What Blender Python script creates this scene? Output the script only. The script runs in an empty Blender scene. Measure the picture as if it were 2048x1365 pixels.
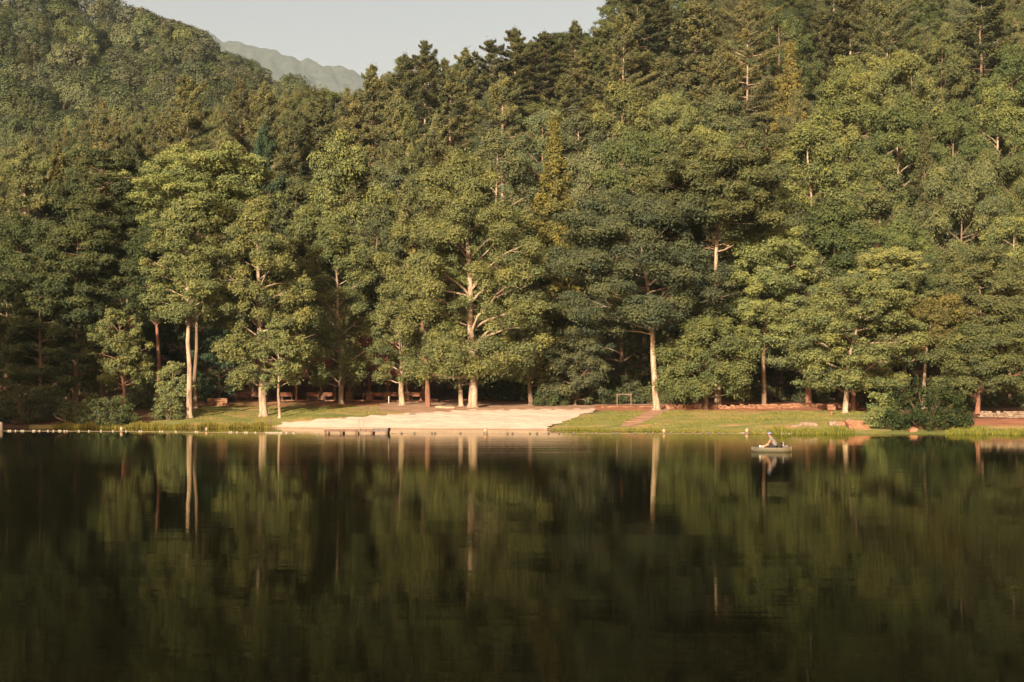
import bpy, math, random
import numpy as np
from math import radians, sin, cos, pi, tan

S = bpy.context.scene
COL = S.collection
F = 2844.4          # focal length in photograph pixels (50 mm on 36 mm film, 2048 px wide)
HZ = 796.0          # horizon row
CAMZ = 3.0
rng = np.random.default_rng(7)
random.seed(7)

# ------------------------------------------------------------------ object helpers
def tag(o, label=None, cat=None, group=None, kind=None):
    if label: o['label'] = label
    if cat: o['category'] = cat
    if group: o['group'] = group
    if kind: o['kind'] = kind
    return o

def link(name, me, mat=None, parent=None, loc=None):
    o = bpy.data.objects.new(name, me)
    COL.objects.link(o)
    if mat is not None and me is not None and len(me.materials) == 0: me.materials.append(mat)
    if parent is not None: o.parent = parent
    if loc is not None: o.location = loc
    return o

def empty(name, loc=(0, 0, 0), rz=0):
    o = bpy.data.objects.new(name, None); COL.objects.link(o)
    o.empty_display_size = .2
    o.location = loc; o.rotation_euler = (0, 0, rz)
    return o

def quad_mesh(name, V, Q, tone=None, smooth=False):
    V = np.asarray(V, np.float32); Q = np.asarray(Q, np.int32)
    k = Q.shape[1]
    me = bpy.data.meshes.new(name)
    me.vertices.add(len(V)); me.vertices.foreach_set('co', V.ravel())
    me.loops.add(Q.size); me.loops.foreach_set('vertex_index', Q.ravel())
    me.polygons.add(len(Q)); me.polygons.foreach_set('loop_start', np.arange(0, Q.size, k, dtype=np.int32))
    if smooth: me.polygons.foreach_set('use_smooth', np.ones(len(Q), bool))
    if tone is not None:
        a = me.attributes.new('tone', 'FLOAT', 'FACE'); a.data.foreach_set('value', np.asarray(tone, np.float32))
    me.update(calc_edges=True)
    return me

class MB:
    """collects boxes, bars, tubes and lathes into one mesh"""
    def __init__(s): s.v = []; s.f = []
    def add(s, vs, fs):
        b = len(s.v); s.v += [tuple(v) for v in vs]; s.f += [tuple(i + b for i in f) for f in fs]
    def box(s, c, size, rz=0, jit=0, tilt=0):
        x, y, z = (size[0] / 2, size[1] / 2, size[2] / 2)
        vs = []
        for dx, dy, dz in ((-1,-1,-1),(1,-1,-1),(1,1,-1),(-1,1,-1),(-1,-1,1),(1,-1,1),(1,1,1),(-1,1,1)):
            px, py, pz = dx*x, dy*y, dz*z
            if jit: px += random.uniform(-jit, jit); py += random.uniform(-jit, jit); pz += random.uniform(-jit, jit)
            px, pz = px*cos(tilt) - pz*sin(tilt), px*sin(tilt) + pz*cos(tilt)
            vs.append((c[0] + px*cos(rz) - py*sin(rz), c[1] + px*sin(rz) + py*cos(rz), c[2] + pz))
        s.add(vs, ((0,3,2,1),(4,5,6,7),(0,1,5,4),(1,2,6,5),(2,3,7,6),(3,0,4,7)))
    def tube(s, pts, r, n=8):
        pts = np.array(pts, float); rr = np.full(len(pts), r) if np.isscalar(r) else np.array(r)
        V, Q = tube(pts, rr, n)
        s.add(V, Q)
        k = len(pts)
        s.add([], [])
        b = len(s.v) - len(V)
        s.f.append(tuple(b + i for i in range(n))[::-1]); s.f.append(tuple(b + (k-1)*n + i for i in range(n)))
    def lathe(s, prof, c=(0, 0, 0), n=16, sx=1, sy=1):
        vs = []; fs = []
        for r, z in prof:
            for i in range(n):
                a = 2*pi*i/n; vs.append((c[0] + r*sx*cos(a), c[1] + r*sy*sin(a), c[2] + z))
        for j in range(len(prof)-1):
            for i in range(n):
                fs.append((j*n+i, j*n+(i+1) % n, (j+1)*n+(i+1) % n, (j+1)*n+i))
        fs.append(tuple(range(n))[::-1]); fs.append(tuple((len(prof)-1)*n + i for i in range(n)))
        s.add(vs, fs)
    def build(s, name, mat, parent=None, loc=None, smooth=False, bevel=0):
        me = bpy.data.meshes.new(name); me.from_pydata(s.v, [], s.f); me.update()
        if smooth:
            me.polygons.foreach_set('use_smooth', np.ones(len(me.polygons), bool))
        o = link(name, me, mat, parent, loc)
        if bevel:
            m = o.modifiers.new('edge', 'BEVEL'); m.width = bevel; m.segments = 2; m.limit_method = 'ANGLE'
        return o

def tube(pts, rad, n=6):
    pts = np.asarray(pts, float); k = len(pts)
    d = np.gradient(pts, axis=0); d /= (np.linalg.norm(d, axis=1, keepdims=True) + 1e-9)
    ref = np.array([0, 0, 1.0]) if abs(d[:, 2]).mean() < .75 else np.array([1.0, 0, 0])
    a = np.cross(d, ref); a /= (np.linalg.norm(a, axis=1, keepdims=True) + 1e-9)
    b = np.cross(d, a)
    t = np.linspace(0, 2*pi, n, endpoint=False)
    ring = (a[:, None, :]*np.cos(t)[None, :, None] + b[:, None, :]*np.sin(t)[None, :, None]) * np.asarray(rad)[:, None, None] + pts[:, None, :]
    V = ring.reshape(-1, 3)
    i = np.arange(k-1)[:, None]*n; j = np.arange(n)[None, :]; j2 = (j+1) % n
    Q = np.stack([i+j, i+j2, i+n+j2, i+n+j], -1).reshape(-1, 4)
    return V, Q

def cat(parts):
    V = []; Q = []; n = 0
    for v, q in parts:
        V.append(v); Q.append(np.asarray(q) + n); n += len(v)
    return np.concatenate(V), np.concatenate(Q)

# ------------------------------------------------------------------ materials
def new_mat(name):
    m = bpy.data.materials.new(name); m.use_nodes = True
    nt = m.node_tree; nt.nodes.clear()
    return m, nt, nt.nodes, nt.links

def mat_noise(name, cols, scale=5, detail=6, rough=.85, stretch=(1, 1, 1), bump=0, bscale=20, coords='Object', spec=.2, dist=0):
    """principled with a noise-driven colour ramp; cols = [(pos, rgb), ...]"""
    m, nt, N, L = new_mat(name)
    out = N.new('ShaderNodeOutputMaterial'); p = N.new('ShaderNodeBsdfPrincipled')
    tc = N.new('ShaderNodeTexCoord'); mp = N.new('ShaderNodeMapping'); mp.inputs['Scale'].default_value = stretch
    no = N.new('ShaderNodeTexNoise'); no.inputs['Scale'].default_value = scale; no.inputs['Detail'].default_value = detail
    no.inputs['Roughness'].default_value = .65; no.inputs['Distortion'].default_value = dist
    rp = N.new('ShaderNodeValToRGB')
    while len(rp.color_ramp.elements) < len(cols): rp.color_ramp.elements.new(.5)
    for e, (ps, c) in zip(rp.color_ramp.elements, cols): e.position = ps; e.color = (*c, 1)
    L.new(tc.outputs[coords], mp.inputs[0]); L.new(mp.outputs[0], no.inputs['Vector'])
    L.new(no.outputs['Fac'], rp.inputs[0]); L.new(rp.outputs[0], p.inputs['Base Color'])
    p.inputs['Roughness'].default_value = rough; p.inputs['Specular IOR Level'].default_value = spec
    if bump:
        n2 = N.new('ShaderNodeTexNoise'); n2.inputs['Scale'].default_value = bscale; n2.inputs['Detail'].default_value = 5
        b = N.new('ShaderNodeBump'); b.inputs['Strength'].default_value = bump; b.inputs['Distance'].default_value = .1
        L.new(mp.outputs[0], n2.inputs['Vector']); L.new(n2.outputs['Fac'], b.inputs['Height']); L.new(b.outputs[0], p.inputs['Normal'])
    L.new(p.outputs[0], out.inputs[0])
    return m

def mat_leaf(name, trans=.22, warm=(1.24, 1.14, .86)):
    """foliage: colour of the object, varied leaf by leaf and clump by clump"""
    m, nt, N, L = new_mat(name)
    out = N.new('ShaderNodeOutputMaterial'); oi = N.new('ShaderNodeObjectInfo')
    at = N.new('ShaderNodeAttribute'); at.attribute_name = 'tone'
    mx = N.new('ShaderNodeMix'); mx.data_type = 'RGBA'; mx.blend_type = 'MULTIPLY'; mx.inputs[0].default_value = 1
    rp = N.new('ShaderNodeValToRGB')
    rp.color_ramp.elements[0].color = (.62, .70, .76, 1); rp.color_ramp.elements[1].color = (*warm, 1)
    L.new(at.outputs['Fac'], rp.inputs[0]); L.new(oi.outputs['Color'], mx.inputs[6]); L.new(rp.outputs[0], mx.inputs[7])
    d = N.new('ShaderNodeBsdfDiffuse'); t = N.new('ShaderNodeBsdfTranslucent'); ms = N.new('ShaderNodeMixShader')
    ms.inputs[0].default_value = trans
    L.new(mx.outputs[2], d.inputs[0]); L.new(mx.outputs[2], t.inputs[0])
    L.new(d.outputs[0], ms.inputs[1]); L.new(t.outputs[0], ms.inputs[2])
    L.new(ms.outputs[0], out.inputs[0])
    return m

M = {}
M['leaf'] = mat_leaf('broadleaf_foliage')
M['needle'] = mat_leaf('needle_foliage', .1, (1.24, 1.12, .8))
M['bark_pale'] = mat_noise('pale_bark', [(.34, (.07, .052, .038)), (.5, (.20, .15, .11)), (.68, (.30, .235, .178))], 2.2, 9, .95, (1, 1, .25), .5, 6)
M['bark'] = mat_noise('brown_bark', [(.3, (.06, .042, .03)), (.6, (.14, .095, .066)), (.8, (.19, .135, .095))], 3, 8, .95, (1, 1, .25), .5, 6)
M['bark_red'] = mat_noise('reddish_bark', [(.3, (.06, .03, .02)), (.6, (.15, .076, .05)), (.8, (.19, .11, .075))], 3, 8, .95, (1, 1, .25), .5, 6)
M['sand'] = mat_noise('beach_sand', [(.3, (.33, .25, .205)), (.5, (.42, .33, .28)), (.7, (.46, .375, .325))], .35, 10, .95, (1, 2, 1), .35, 3, 'Object', .1)
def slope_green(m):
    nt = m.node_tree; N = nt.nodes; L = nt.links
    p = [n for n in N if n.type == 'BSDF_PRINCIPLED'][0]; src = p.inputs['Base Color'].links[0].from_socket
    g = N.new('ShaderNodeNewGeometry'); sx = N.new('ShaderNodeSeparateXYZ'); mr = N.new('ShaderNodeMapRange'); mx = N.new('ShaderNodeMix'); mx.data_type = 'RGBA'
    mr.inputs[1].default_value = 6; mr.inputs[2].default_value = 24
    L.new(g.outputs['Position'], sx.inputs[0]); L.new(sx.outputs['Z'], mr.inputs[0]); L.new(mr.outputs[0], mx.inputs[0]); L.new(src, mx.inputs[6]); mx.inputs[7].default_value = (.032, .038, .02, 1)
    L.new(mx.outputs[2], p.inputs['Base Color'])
def damp(m):
    nt = m.node_tree; N = nt.nodes; L = nt.links
    p = [n for n in N if n.type == 'BSDF_PRINCIPLED'][0]; src = p.inputs['Base Color'].links[0].from_socket
    g = N.new('ShaderNodeNewGeometry'); sx = N.new('ShaderNodeSeparateXYZ'); mr = N.new('ShaderNodeMapRange'); mx = N.new('ShaderNodeMix'); mx.data_type = 'RGBA'; mx.blend_type = 'MULTIPLY'
    mr.inputs[1].default_value = .02; mr.inputs[2].default_value = .10; mr.inputs[3].default_value = 1; mr.inputs[4].default_value = 0
    L.new(g.outputs['Position'], sx.inputs[0]); L.new(sx.outputs['Z'], mr.inputs[0]); L.new(mr.outputs[0], mx.inputs[0]); L.new(src, mx.inputs[6]); mx.inputs[7].default_value = (.62, .55, .48, 1)
    L.new(mx.outputs[2], p.inputs['Base Color'])
damp(M['sand'])
M['litter'] = mat_noise('leaf_litter', [(.3, (.028, .016, .010)), (.5, (.065, .032, .018)), (.68, (.12, .06, .033)), (.8, (.055, .05, .018))], .5, 10, .95, (1, 1, 1), .6, 4)
M['lawn'] = mat_noise('mown_lawn', [(.34, (.085, .105, .032)), (.48, (.135, .145, .046)), (.57, (.22, .165, .072)), (.7, (.32, .185, .095))], .16, 9, .95, (1, 1.6, 1), .6, 14, 'Object', .1, .4)
M['soil'] = mat_noise('red_soil', [(.3, (.10, .04, .022)), (.5, (.20, .085, .048)), (.66, (.29, .135, .075)), (.8, (.17, .14, .05))], .6, 10, .95, (1, 2, 1), .6, 5)
M['dirt'] = mat_noise('trodden_dirt', [(.3, (.15, .085, .055)), (.55, (.24, .155, .108)), (.75, (.31, .215, .16))], .5, 10, .95, (1, 2, 1), .5, 5)
M['stone_red'] = mat_noise('red_stone', [(.3, (.09, .042, .024)), (.5, (.16, .082, .048)), (.7, (.22, .13, .085))], 2.2, 8, .9, (1, 1, 1), .6, 9)
M['stone_pale'] = mat_noise('pale_stone', [(.3, (.07, .048, .034)), (.5, (.135, .10, .074)), (.7, (.20, .158, .12))], 2.5, 8, .9, (1, 1, 1), .6, 8)
M['wood_red'] = mat_noise('stained_wood', [(.3, (.085, .035, .02)), (.6, (.16, .068, .04)), (.8, (.2, .095, .058))], 4, 6, .8, (1, 1, .3), .3, 20)
M['wood'] = mat_noise('weathered_wood', [(.3, (.06, .038, .028)), (.55, (.105, .068, .052)), (.75, (.14, .098, .076))], 3, 7, .85, (.3, 2, 2), .4, 20)
M['wood_light'] = mat_noise('sunbleached_planks', [(.3, (.16, .12, .09)), (.55, (.27, .21, .16)), (.75, (.34, .27, .21))], 3, 7, .85, (.3, 2, 2), .4, 20)
M['wood_dark'] = mat_noise('dark_timber', [(.3, (.045, .028, .02)), (.7, (.09, .055, .04))], 3, 6, .85, (1, 1, .3), .3, 20)
M['wood_grey'] = mat_noise('charred_wood', [(.3, (.05, .043, .045)), (.7, (.11, .09, .085))], 6, 6, .85, (1, 1, 1), .4, 20)
M['log'] = mat_noise('bare_log', [(.3, (.17, .115, .075)), (.6, (.28, .205, .145)), (.8, (.34, .26, .19))], 4, 6, .9, (.3, 2, 2), .4, 20)
M['roof'] = mat_noise('roof_shingle', [(.3, (.07, .02, .016)), (.6, (.13, .038, .028)), (.8, (.17, .06, .045))], 1.2, 8, .9, (1, 3, 3), .6, 10)
M['white'] = mat_noise('white_paint', [(.3, (.46, .42, .37)), (.7, (.6, .57, .52))], 6, 4, .6)
M['steel'] = mat_noise('grey_steel', [(.3, (.12, .11, .10)), (.7, (.2, .19, .18))], 6, 4, .4, spec=.6)
M['rope'] = mat_noise('rope', [(.3, (.10, .08, .06)), (.7, (.18, .15, .12))], 30, 3, .9)
M['float'] = mat_noise('float_plastic', [(.35, (.15, .132, .113)), (.65, (.235, .215, .19))], 3, 3, .5)
M['float_dark'] = mat_noise('dark_float', [(.35, (.05, .04, .035)), (.65, (.10, .08, .065))], 8, 3, .6)
M['float_orange'] = mat_noise('orange_band', [(.35, (.42, .13, .05)), (.65, (.5, .18, .07))], 8, 3, .6)
M['hull'] = mat_noise('kayak_plastic', [(.35, (.055, .053, .038)), (.55, (.08, .074, .055)), (.7, (.066, .057, .031))], 1.6, 3, .45, (1, 1, 1), 0, 20, 'Object', .4)
M['skin'] = mat_noise('angler_skin', [(.3, (.22, .105, .07)), (.7, (.27, .135, .09))], 8, 3, .6)  # the angler's own skin colour
M['shirt'] = mat_noise('grey_shirt', [(.3, (.09, .08, .072)), (.7, (.125, .11, .10))], 6, 5, .95, (1, 1, 1), .3, 14)
M['black'] = mat_noise('black_cloth', [(.3, (.009, .009, .011)), (.7, (.018, .018, .02))], 8, 3, .8)
M['hatblue'] = mat_noise('blue_hat', [(.3, (.045, .055, .13)), (.7, (.065, .08, .17))], 10, 3, .9)
M['hair'] = mat_noise('brown_hair', [(.3, (.03, .02, .012)), (.7, (.06, .04, .025))], 30, 3, .7)
M['reed'] = mat_leaf('reed_blades', .2, (1.5, 1.2, .8))
M['mount'] = mat_noise('wooded_slope', [(.35, (.008, .013, .012)), (.6, (.026, .034, .026))], .035, 10, 1)

def water_mat():
    m, nt, N, L = new_mat('lake_water')
    out = N.new('ShaderNodeOutputMaterial')
    tc = N.new('ShaderNodeTexCoord')
    def noise(sc, st, det=3):
        mp = N.new('ShaderNodeMapping'); mp.inputs['Scale'].default_value = st
        n = N.new('ShaderNodeTexNoise'); n.inputs['Scale'].default_value = sc; n.inputs['Detail'].default_value = det
        L.new(tc.outputs['Object'], mp.inputs[0]); L.new(mp.outputs[0], n.inputs['Vector']); return n
    fine = noise(1.0, (.55, 3.2, 1), 4); mid = noise(1.0, (.08, .5, 1), 2); patch = noise(1.0, (.012, .05, 1), 3)
    ad = N.new('ShaderNodeMath'); ad.operation = 'MULTIPLY_ADD'; ad.inputs[1].default_value = .30
    L.new(fine.outputs['Fac'], ad.inputs[0]); L.new(mid.outputs['Fac'], ad.inputs[2])
    mr = N.new('ShaderNodeMapRange'); mr.inputs[1].default_value = .38; mr.inputs[2].default_value = .68
    mr.inputs[3].default_value = .003; mr.inputs[4].default_value = .013
    L.new(patch.outputs['Fac'], mr.inputs[0])
    # a breeze ruffles the water off the beach
    sx = N.new('ShaderNodeSeparateXYZ'); L.new(tc.outputs['Object'], sx.inputs[0])
    def bell(sock, mid, wid):
        a = N.new('ShaderNodeMath'); a.operation = 'SUBTRACT'; a.inputs[1].default_value = mid; L.new(sock, a.inputs[0])
        q = N.new('ShaderNodeMath'); q.operation = 'ABSOLUTE'; L.new(a.outputs[0], q.inputs[0])
        r_ = N.new('ShaderNodeMapRange'); r_.interpolation_type = 'SMOOTHSTEP'; r_.inputs[1].default_value = wid*.45; r_.inputs[2].default_value = wid
        r_.inputs[3].default_value = 1; r_.inputs[4].default_value = 0; L.new(q.outputs[0], r_.inputs[0]); return r_.outputs[0]
    bx = bell(sx.outputs['X'], -2, 27); by = bell(sx.outputs['Y'], 90, 36)
    mb_ = N.new('ShaderNodeMath'); mb_.operation = 'MULTIPLY'; L.new(bx, mb_.inputs[0]); L.new(by, mb_.inputs[1])
    ma = N.new('ShaderNodeMath'); ma.operation = 'MULTIPLY_ADD'; ma.inputs[1].default_value = .006; L.new(mb_.outputs[0], ma.inputs[0]); L.new(mr.outputs[0], ma.inputs[2])
    b = N.new('ShaderNodeBump'); b.inputs['Distance'].default_value = 1.0
    L.new(ma.outputs[0], b.inputs['Strength']); L.new(ad.outputs[0], b.inputs['Height'])
    g = N.new('ShaderNodeBsdfGlossy'); g.inputs['Roughness'].default_value = .022; g.inputs['Color'].default_value = (.97, .97, .80, 1)
    d = N.new('ShaderNodeBsdfDiffuse'); d.inputs['Color'].default_value = (.003, .0032, .002, 1)
    fr = N.new('ShaderNodeFresnel'); fr.inputs['IOR'].default_value = 1.33
    ms = N.new('ShaderNodeMixShader')
    rg = N.new('ShaderNodeMath'); rg.operation = 'MULTIPLY_ADD'; rg.inputs[1].default_value = .05; rg.inputs[2].default_value = .014
    L.new(mb_.outputs[0], rg.inputs[0]); L.new(rg.outputs[0], g.inputs['Roughness'])
    L.new(b.outputs[0], g.inputs['Normal'])
    pw_ = N.new('ShaderNodeMath'); pw_.operation = 'POWER'; pw_.inputs[1].default_value = 2.3
    L.new(fr.outputs[0], pw_.inputs[0]); L.new(pw_.outputs[0], ms.inputs[0]); L.new(d.outputs[0], ms.inputs[1]); L.new(g.outputs[0], ms.inputs[2])
    L.new(ms.outputs[0], out.inputs[0])
    return m
M['water'] = water_mat()

# ------------------------------------------------------------------ terrain
SH_P = np.array([-9000, -4000, -1820, -600, -200, 0, 150, 378, 520, 650, 1000, 1150, 1300, 1550, 1800, 2048, 2600, 4000, 9000], float)
SH_D = np.array([8, 30, 62, 122, 140, 142, 142, 140.5, 144, 140, 135.5, 133.3, 127.5, 118.5, 118.5, 117, 105, 70, 15], float)
def shore(px): return np.interp(px, SH_P, SH_D)
PR_D = np.array([-60, -12, -3, 0, 8, 16, 25, 32, 40, 50, 65], float)
PR_Z = np.array([-6, -1.6, -.45, -.02, .72, 1.25, 1.75, 2.1, 2.4, 2.9, 5.0], float)
MU_P = [0, 378, 560, 800, 1000, 1250, 1500, 1800, 2048]; MU_V = [1.0, 1.3, 1.32, 1.12, 1.0, .95, .92, .9, .9]
TD = np.array([150, 175, 220, 260, 300, 350, 400, 500, 650, 800, 1100], float)
TP = np.array([-2000, 0, 300, 600, 700, 900, 1200, 1500, 2048, 4500], float)
TZ = np.array([
 [2, 4, 12, 20, 30, 42, 55, 90, 150, 180, 190],
 [2, 3, 9, 20, 32, 44, 58, 105, 192, 205, 205],
 [2, 3, 12, 26, 40, 50, 61, 102, 170, 176, 175],
 [2, 3, 12, 28, 44, 56, 63, 90, 132, 130, 120],
 [2, 3, 13, 30, 46, 61, 64, 82, 113, 112, 105],
 [2, 3, 15, 32, 50, 69, 73, 70, 60, 55, 50],
 [2, 3, 16, 36, 58, 80, 96, 100, 95, 80, 70],
 [2, 3, 18, 40, 62, 86, 108, 125, 125, 110, 100],
 [2, 3, 18, 40, 62, 86, 108, 125, 125, 110, 100],
 [2, 3, 14, 32, 50, 70, 90, 110, 110, 100, 90]], float)

def ground(X, Y):
    X = np.atleast_1d(np.asarray(X, float)); Y = np.atleast_1d(np.asarray(Y, float))
    Ys = np.maximum(Y, 1.0)
    px = 1024 + F*X/Ys
    d = Y - shore(px)
    prof = np.interp(d, PR_D, PR_Z)
    prof = np.where(prof > 0, prof*np.interp(px, MU_P, MU_V), prof)
    i = np.clip(np.searchsorted(TP, px) - 1, 0, len(TP)-2); u = np.clip((px - TP[i])/(TP[i+1]-TP[i]), 0, 1)
    u = u*u*(3-2*u)
    j = np.clip(np.searchsorted(TD, Y) - 1, 0, len(TD)-2); v = np.clip((Y - TD[j])/(TD[j+1]-TD[j]), 0, 1)
    tz = (TZ[i, j]*(1-u) + TZ[i+1, j]*u)*(1-v) + (TZ[i, j+1]*(1-u) + TZ[i+1, j+1]*u)*v
    k = np.clip((d-38)/22, 0, 1); k = k*k*(3-2*k)
    z = prof*(1-k) + np.maximum(tz, prof*.8)*k
    rel = .05*np.sin(X*.9+Y*.35)*np.sin(Y*.7-X*.2) + .03*np.sin(X*2.1+1)*np.sin(Y*1.9)
    z = z + np.where(d > 2, rel*np.clip((d-2)/8, 0, 1), 0)
    return z
def gz(x, y): return float(ground(x, y)[0])
def at(px, D):
    """ground point on the image column px at depth D"""
    x = (px-1024)/F*D
    return x, D, gz(x, D)
def zat(py, D): return CAMZ - (py-HZ)/F*D
def depth_of(px, py, lo=110, hi=230):
    """depth at which the ground is seen on row py of column px"""
    Ds = np.linspace(lo, hi, 481); X = (px-1024)/F*Ds
    rows = HZ + (CAMZ-ground(X, Ds))*F/Ds
    k = np.nonzero((rows <= py) & (Ds >= shore(px)))[0]
    return float(Ds[k[0]]) if len(k) else float(hi)

def grid_mesh(name, P, mask=None, smooth=True):
    """P (n, m, 3) grid -> mesh of the quads where mask is true"""
    n, m = P.shape[:2]
    idx = np.arange(n*m).reshape(n, m)
    Q = np.stack([idx[:-1, :-1], idx[:-1, 1:], idx[1:, 1:], idx[1:, :-1]], -1)
    if mask is not None: Q = Q[mask]
    Q = Q.reshape(-1, 4)
    V = P.reshape(-1, 3)
    u, inv = np.unique(Q, return_inverse=True)
    return quad_mesh(name, V[u], inv.reshape(-1, 4), None, smooth)

pxs = np.concatenate([np.linspace(-9000, -1900, 30), np.linspace(-1850, -120, 70), np.arange(-100, 2150, 9), np.linspace(2170, 4000, 60), np.linspace(4100, 9000, 22)])
dd = np.concatenate([[-60, -40, -25, -12, -6, -3, -1], np.arange(0, 66, .75), np.linspace(67, 130, 22)])
PG, DG_ = np.meshgrid(pxs, dd)
Yg = np.maximum(shore(PG) + DG_, 2)
far = np.array([275, 290, 310, 335, 365, 400, 450, 500, 560, 620, 700, 800, 950, 1100, 1400], float)
Yf = np.maximum(np.repeat(far[:, None], len(pxs), 1), Yg[-1][None, :] + np.arange(1, len(far)+1)[:, None]*6)
Yg = np.concatenate([Yg, Yf]); PG = np.repeat(pxs[None, :], len(Yg), 0)
Xg = (PG-1024)/F*Yg
Zg = ground(Xg.ravel(), Yg.ravel()).reshape(Xg.shape)
o = link('ground', grid_mesh('ground', np.stack([Xg, Yg, Zg], -1)), M['litter']); tag(o, 'reddish brown leaf litter sloping up under the trees', 'ground', kind='structure')
# lake bed reaching round behind the viewer
mb = MB(); mb.add([(-3000, -2500, -7), (3000, -2500, -7), (3000, 1500, -7), (-3000, 1500, -7)], [(0, 1, 2, 3)])
o = mb.build('lake_bed', M['litter']); tag(o, 'brown lake bed under the dark water', 'lake bed', kind='structure')
mb = MB(); mb.add([(-900, -300, 0), (900, -300, 0), (900, 170, 0), (-900, 170, 0)], [(0, 1, 2, 3)])
o = mb.build('water', M['water']); tag(o, 'dark still lake mirroring the wooded shore', 'water', kind='structure')

def in_poly(px, py, poly):
    c = np.zeros(px.shape, bool); n = len(poly)
    for i in range(n):
        x1, y1 = poly[i]; x2, y2 = poly[(i+1) % n]
        if y1 == y2: continue
        k = ((y1 > py) != (y2 > py)) & (px < (x2-x1)*(py-y1)/(y2-y1)+x1)
        c ^= k
    return c

def sheet(name, poly, mat, lift, label, cat_, d0=-1.0, d1=45, jit=1.5, ps_=3.0, ds_=.3):
    """a thin ground cover whose outline was measured on the picture and laid on the terrain"""
    xs = [p[0] for p in poly]
    ps = np.arange(min(xs)-8, max(xs)+10, ps_); ds = np.arange(d0, d1, ds_)
    P, D = np.meshgrid(ps, ds); Y = shore(P)+D; X = (P-1024)/F*Y
    Z = ground(X.ravel(), Y.ravel()).reshape(X.shape)+lift
    pc = P[:-1, :-1]+1.5; row = HZ+(CAMZ-Z)*F/Y; rc = (row[:-1, :-1]+row[1:, 1:])/2
    jx = jit*(np.sin(X*1.7+3*np.sin(Y*.8))+.7*np.sin(X*4.3+Y*2.9))[:-1, :-1]
    jy = .35*jit*(np.sin(X*1.3+Y*2.2)+.6*np.sin(X*3.7))[:-1, :-1]
    mask = in_poly(pc+jx, rc+jy, poly)
    o = link(name, grid_mesh(name, np.stack([X, Y, Z], -1), mask), mat)
    return tag(o, label, cat_, kind='structure')

LAWN_L = [(60, 870), (60, 850), (250, 848), (330, 838), (405, 815), (440, 806), (640, 807), (760, 808), (880, 812), (880, 822), (800, 830), (650, 840), (575, 850), (540, 870)]
LAWN_R = [(1060, 880), (1108, 853), (1135, 840), (1165, 830), (1200, 823), (1290, 818), (1420, 817), (1560, 816), (1660, 813), (1760, 822), (1800, 840), (1960, 852), (2048, 852), (2140, 850), (2140, 885)]
SAND = [(500, 862), (540, 853), (580, 845), (650, 838.5), (800, 828.5), (930, 821.5), (1000, 820), (1150, 818.5), (1200, 818.5), (1170, 828), (1148, 836), (1122, 846), (1100, 852), (1100, 880), (500, 880)]
DIRT = [(700, 818), (760, 805), (860, 804), (1000, 805), (1200, 808), (1330, 809), (1330, 818.5), (1200, 821), (1000, 824), (850, 826)]
sheet('lawn', LAWN_L, M['lawn'], .03, 'dry patchy grass bank below the picnic shelter', 'lawn')
sheet('lawn', LAWN_R, M['lawn'], .03, 'sunlit grass bank right of the sand beach', 'lawn')
sheet('dirt_path', DIRT, M['dirt'], .045, 'trodden reddish dirt strip along the top of the beach', 'path')
sheet('beach', SAND, M['sand'], .06, 'pale sand beach sloping into the lake', 'beach', d0=-2.5, d1=34, jit=3.6, ps_=1.6, ds_=.13)
sheet('red_soil', [(1320, 806), (1450, 803), (1600, 800), (1760, 803), (1770, 822), (1640, 816), (1460, 818), (1330, 818)], M['soil'], .02, 'reddish soil with thin grass behind the retaining wall', 'soil')
sheet('red_soil', [(1935, 838), (2050, 837), (2150, 836), (2150, 853), (2048, 853), (1950, 853)], M['soil'], .02, 'reddish soil slope below the right stone wall', 'soil')
sheet('red_soil', [(1190, 811), (1320, 811), (1450, 812), (1745, 809), (1745, 823), (1620, 820.5), (1560, 822), (1420, 823), (1330, 822.5), (1190, 822)], M['soil'], .05, 'strip of reddish soil along the foot of the retaining wall', 'soil', jit=2.5)
sheet('red_soil', [(425, 806), (470, 803), (640, 804), (760, 805), (770, 812), (700, 813.5), (600, 811), (500, 814), (440, 813)], M['soil'], .05, 'reddish soil worn bare in front of the shelter', 'soil', jit=2.5)
sheet('red_soil', [(870, 800), (960, 799), (1200, 800), (1200, 807), (870, 808)], M['soil'], .02, 'reddish soil under the trees behind the beach', 'soil')
PATH = [(1238, 853), (1268, 853), (1300, 838), (1345, 817), (1310, 816), (1275, 833)]
sheet('path', PATH, M['dirt'], .055, 'worn reddish path climbing the grass bank', 'path')

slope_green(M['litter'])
# raked and trodden sand: shallow dents in the sheet itself
for ob in list(COL.objects):
    if ob.name.startswith('beach'):
        n_ = len(ob.data.vertices); co_ = np.empty(n_*3, np.float32); ob.data.vertices.foreach_get('co', co_); co_ = co_.reshape(-1, 3)
        rb = np.random.default_rng(8); co_[:, 2] += (rb.normal(0, .012, n_)+.018*np.sin(co_[:, 0]*3.1+2*np.sin(co_[:, 1]*1.7))*np.sin(co_[:, 1]*2.3+co_[:, 0]*.6)).astype(np.float32)
        ob.data.vertices.foreach_set('co', co_.ravel()); ob.data.update()
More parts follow.
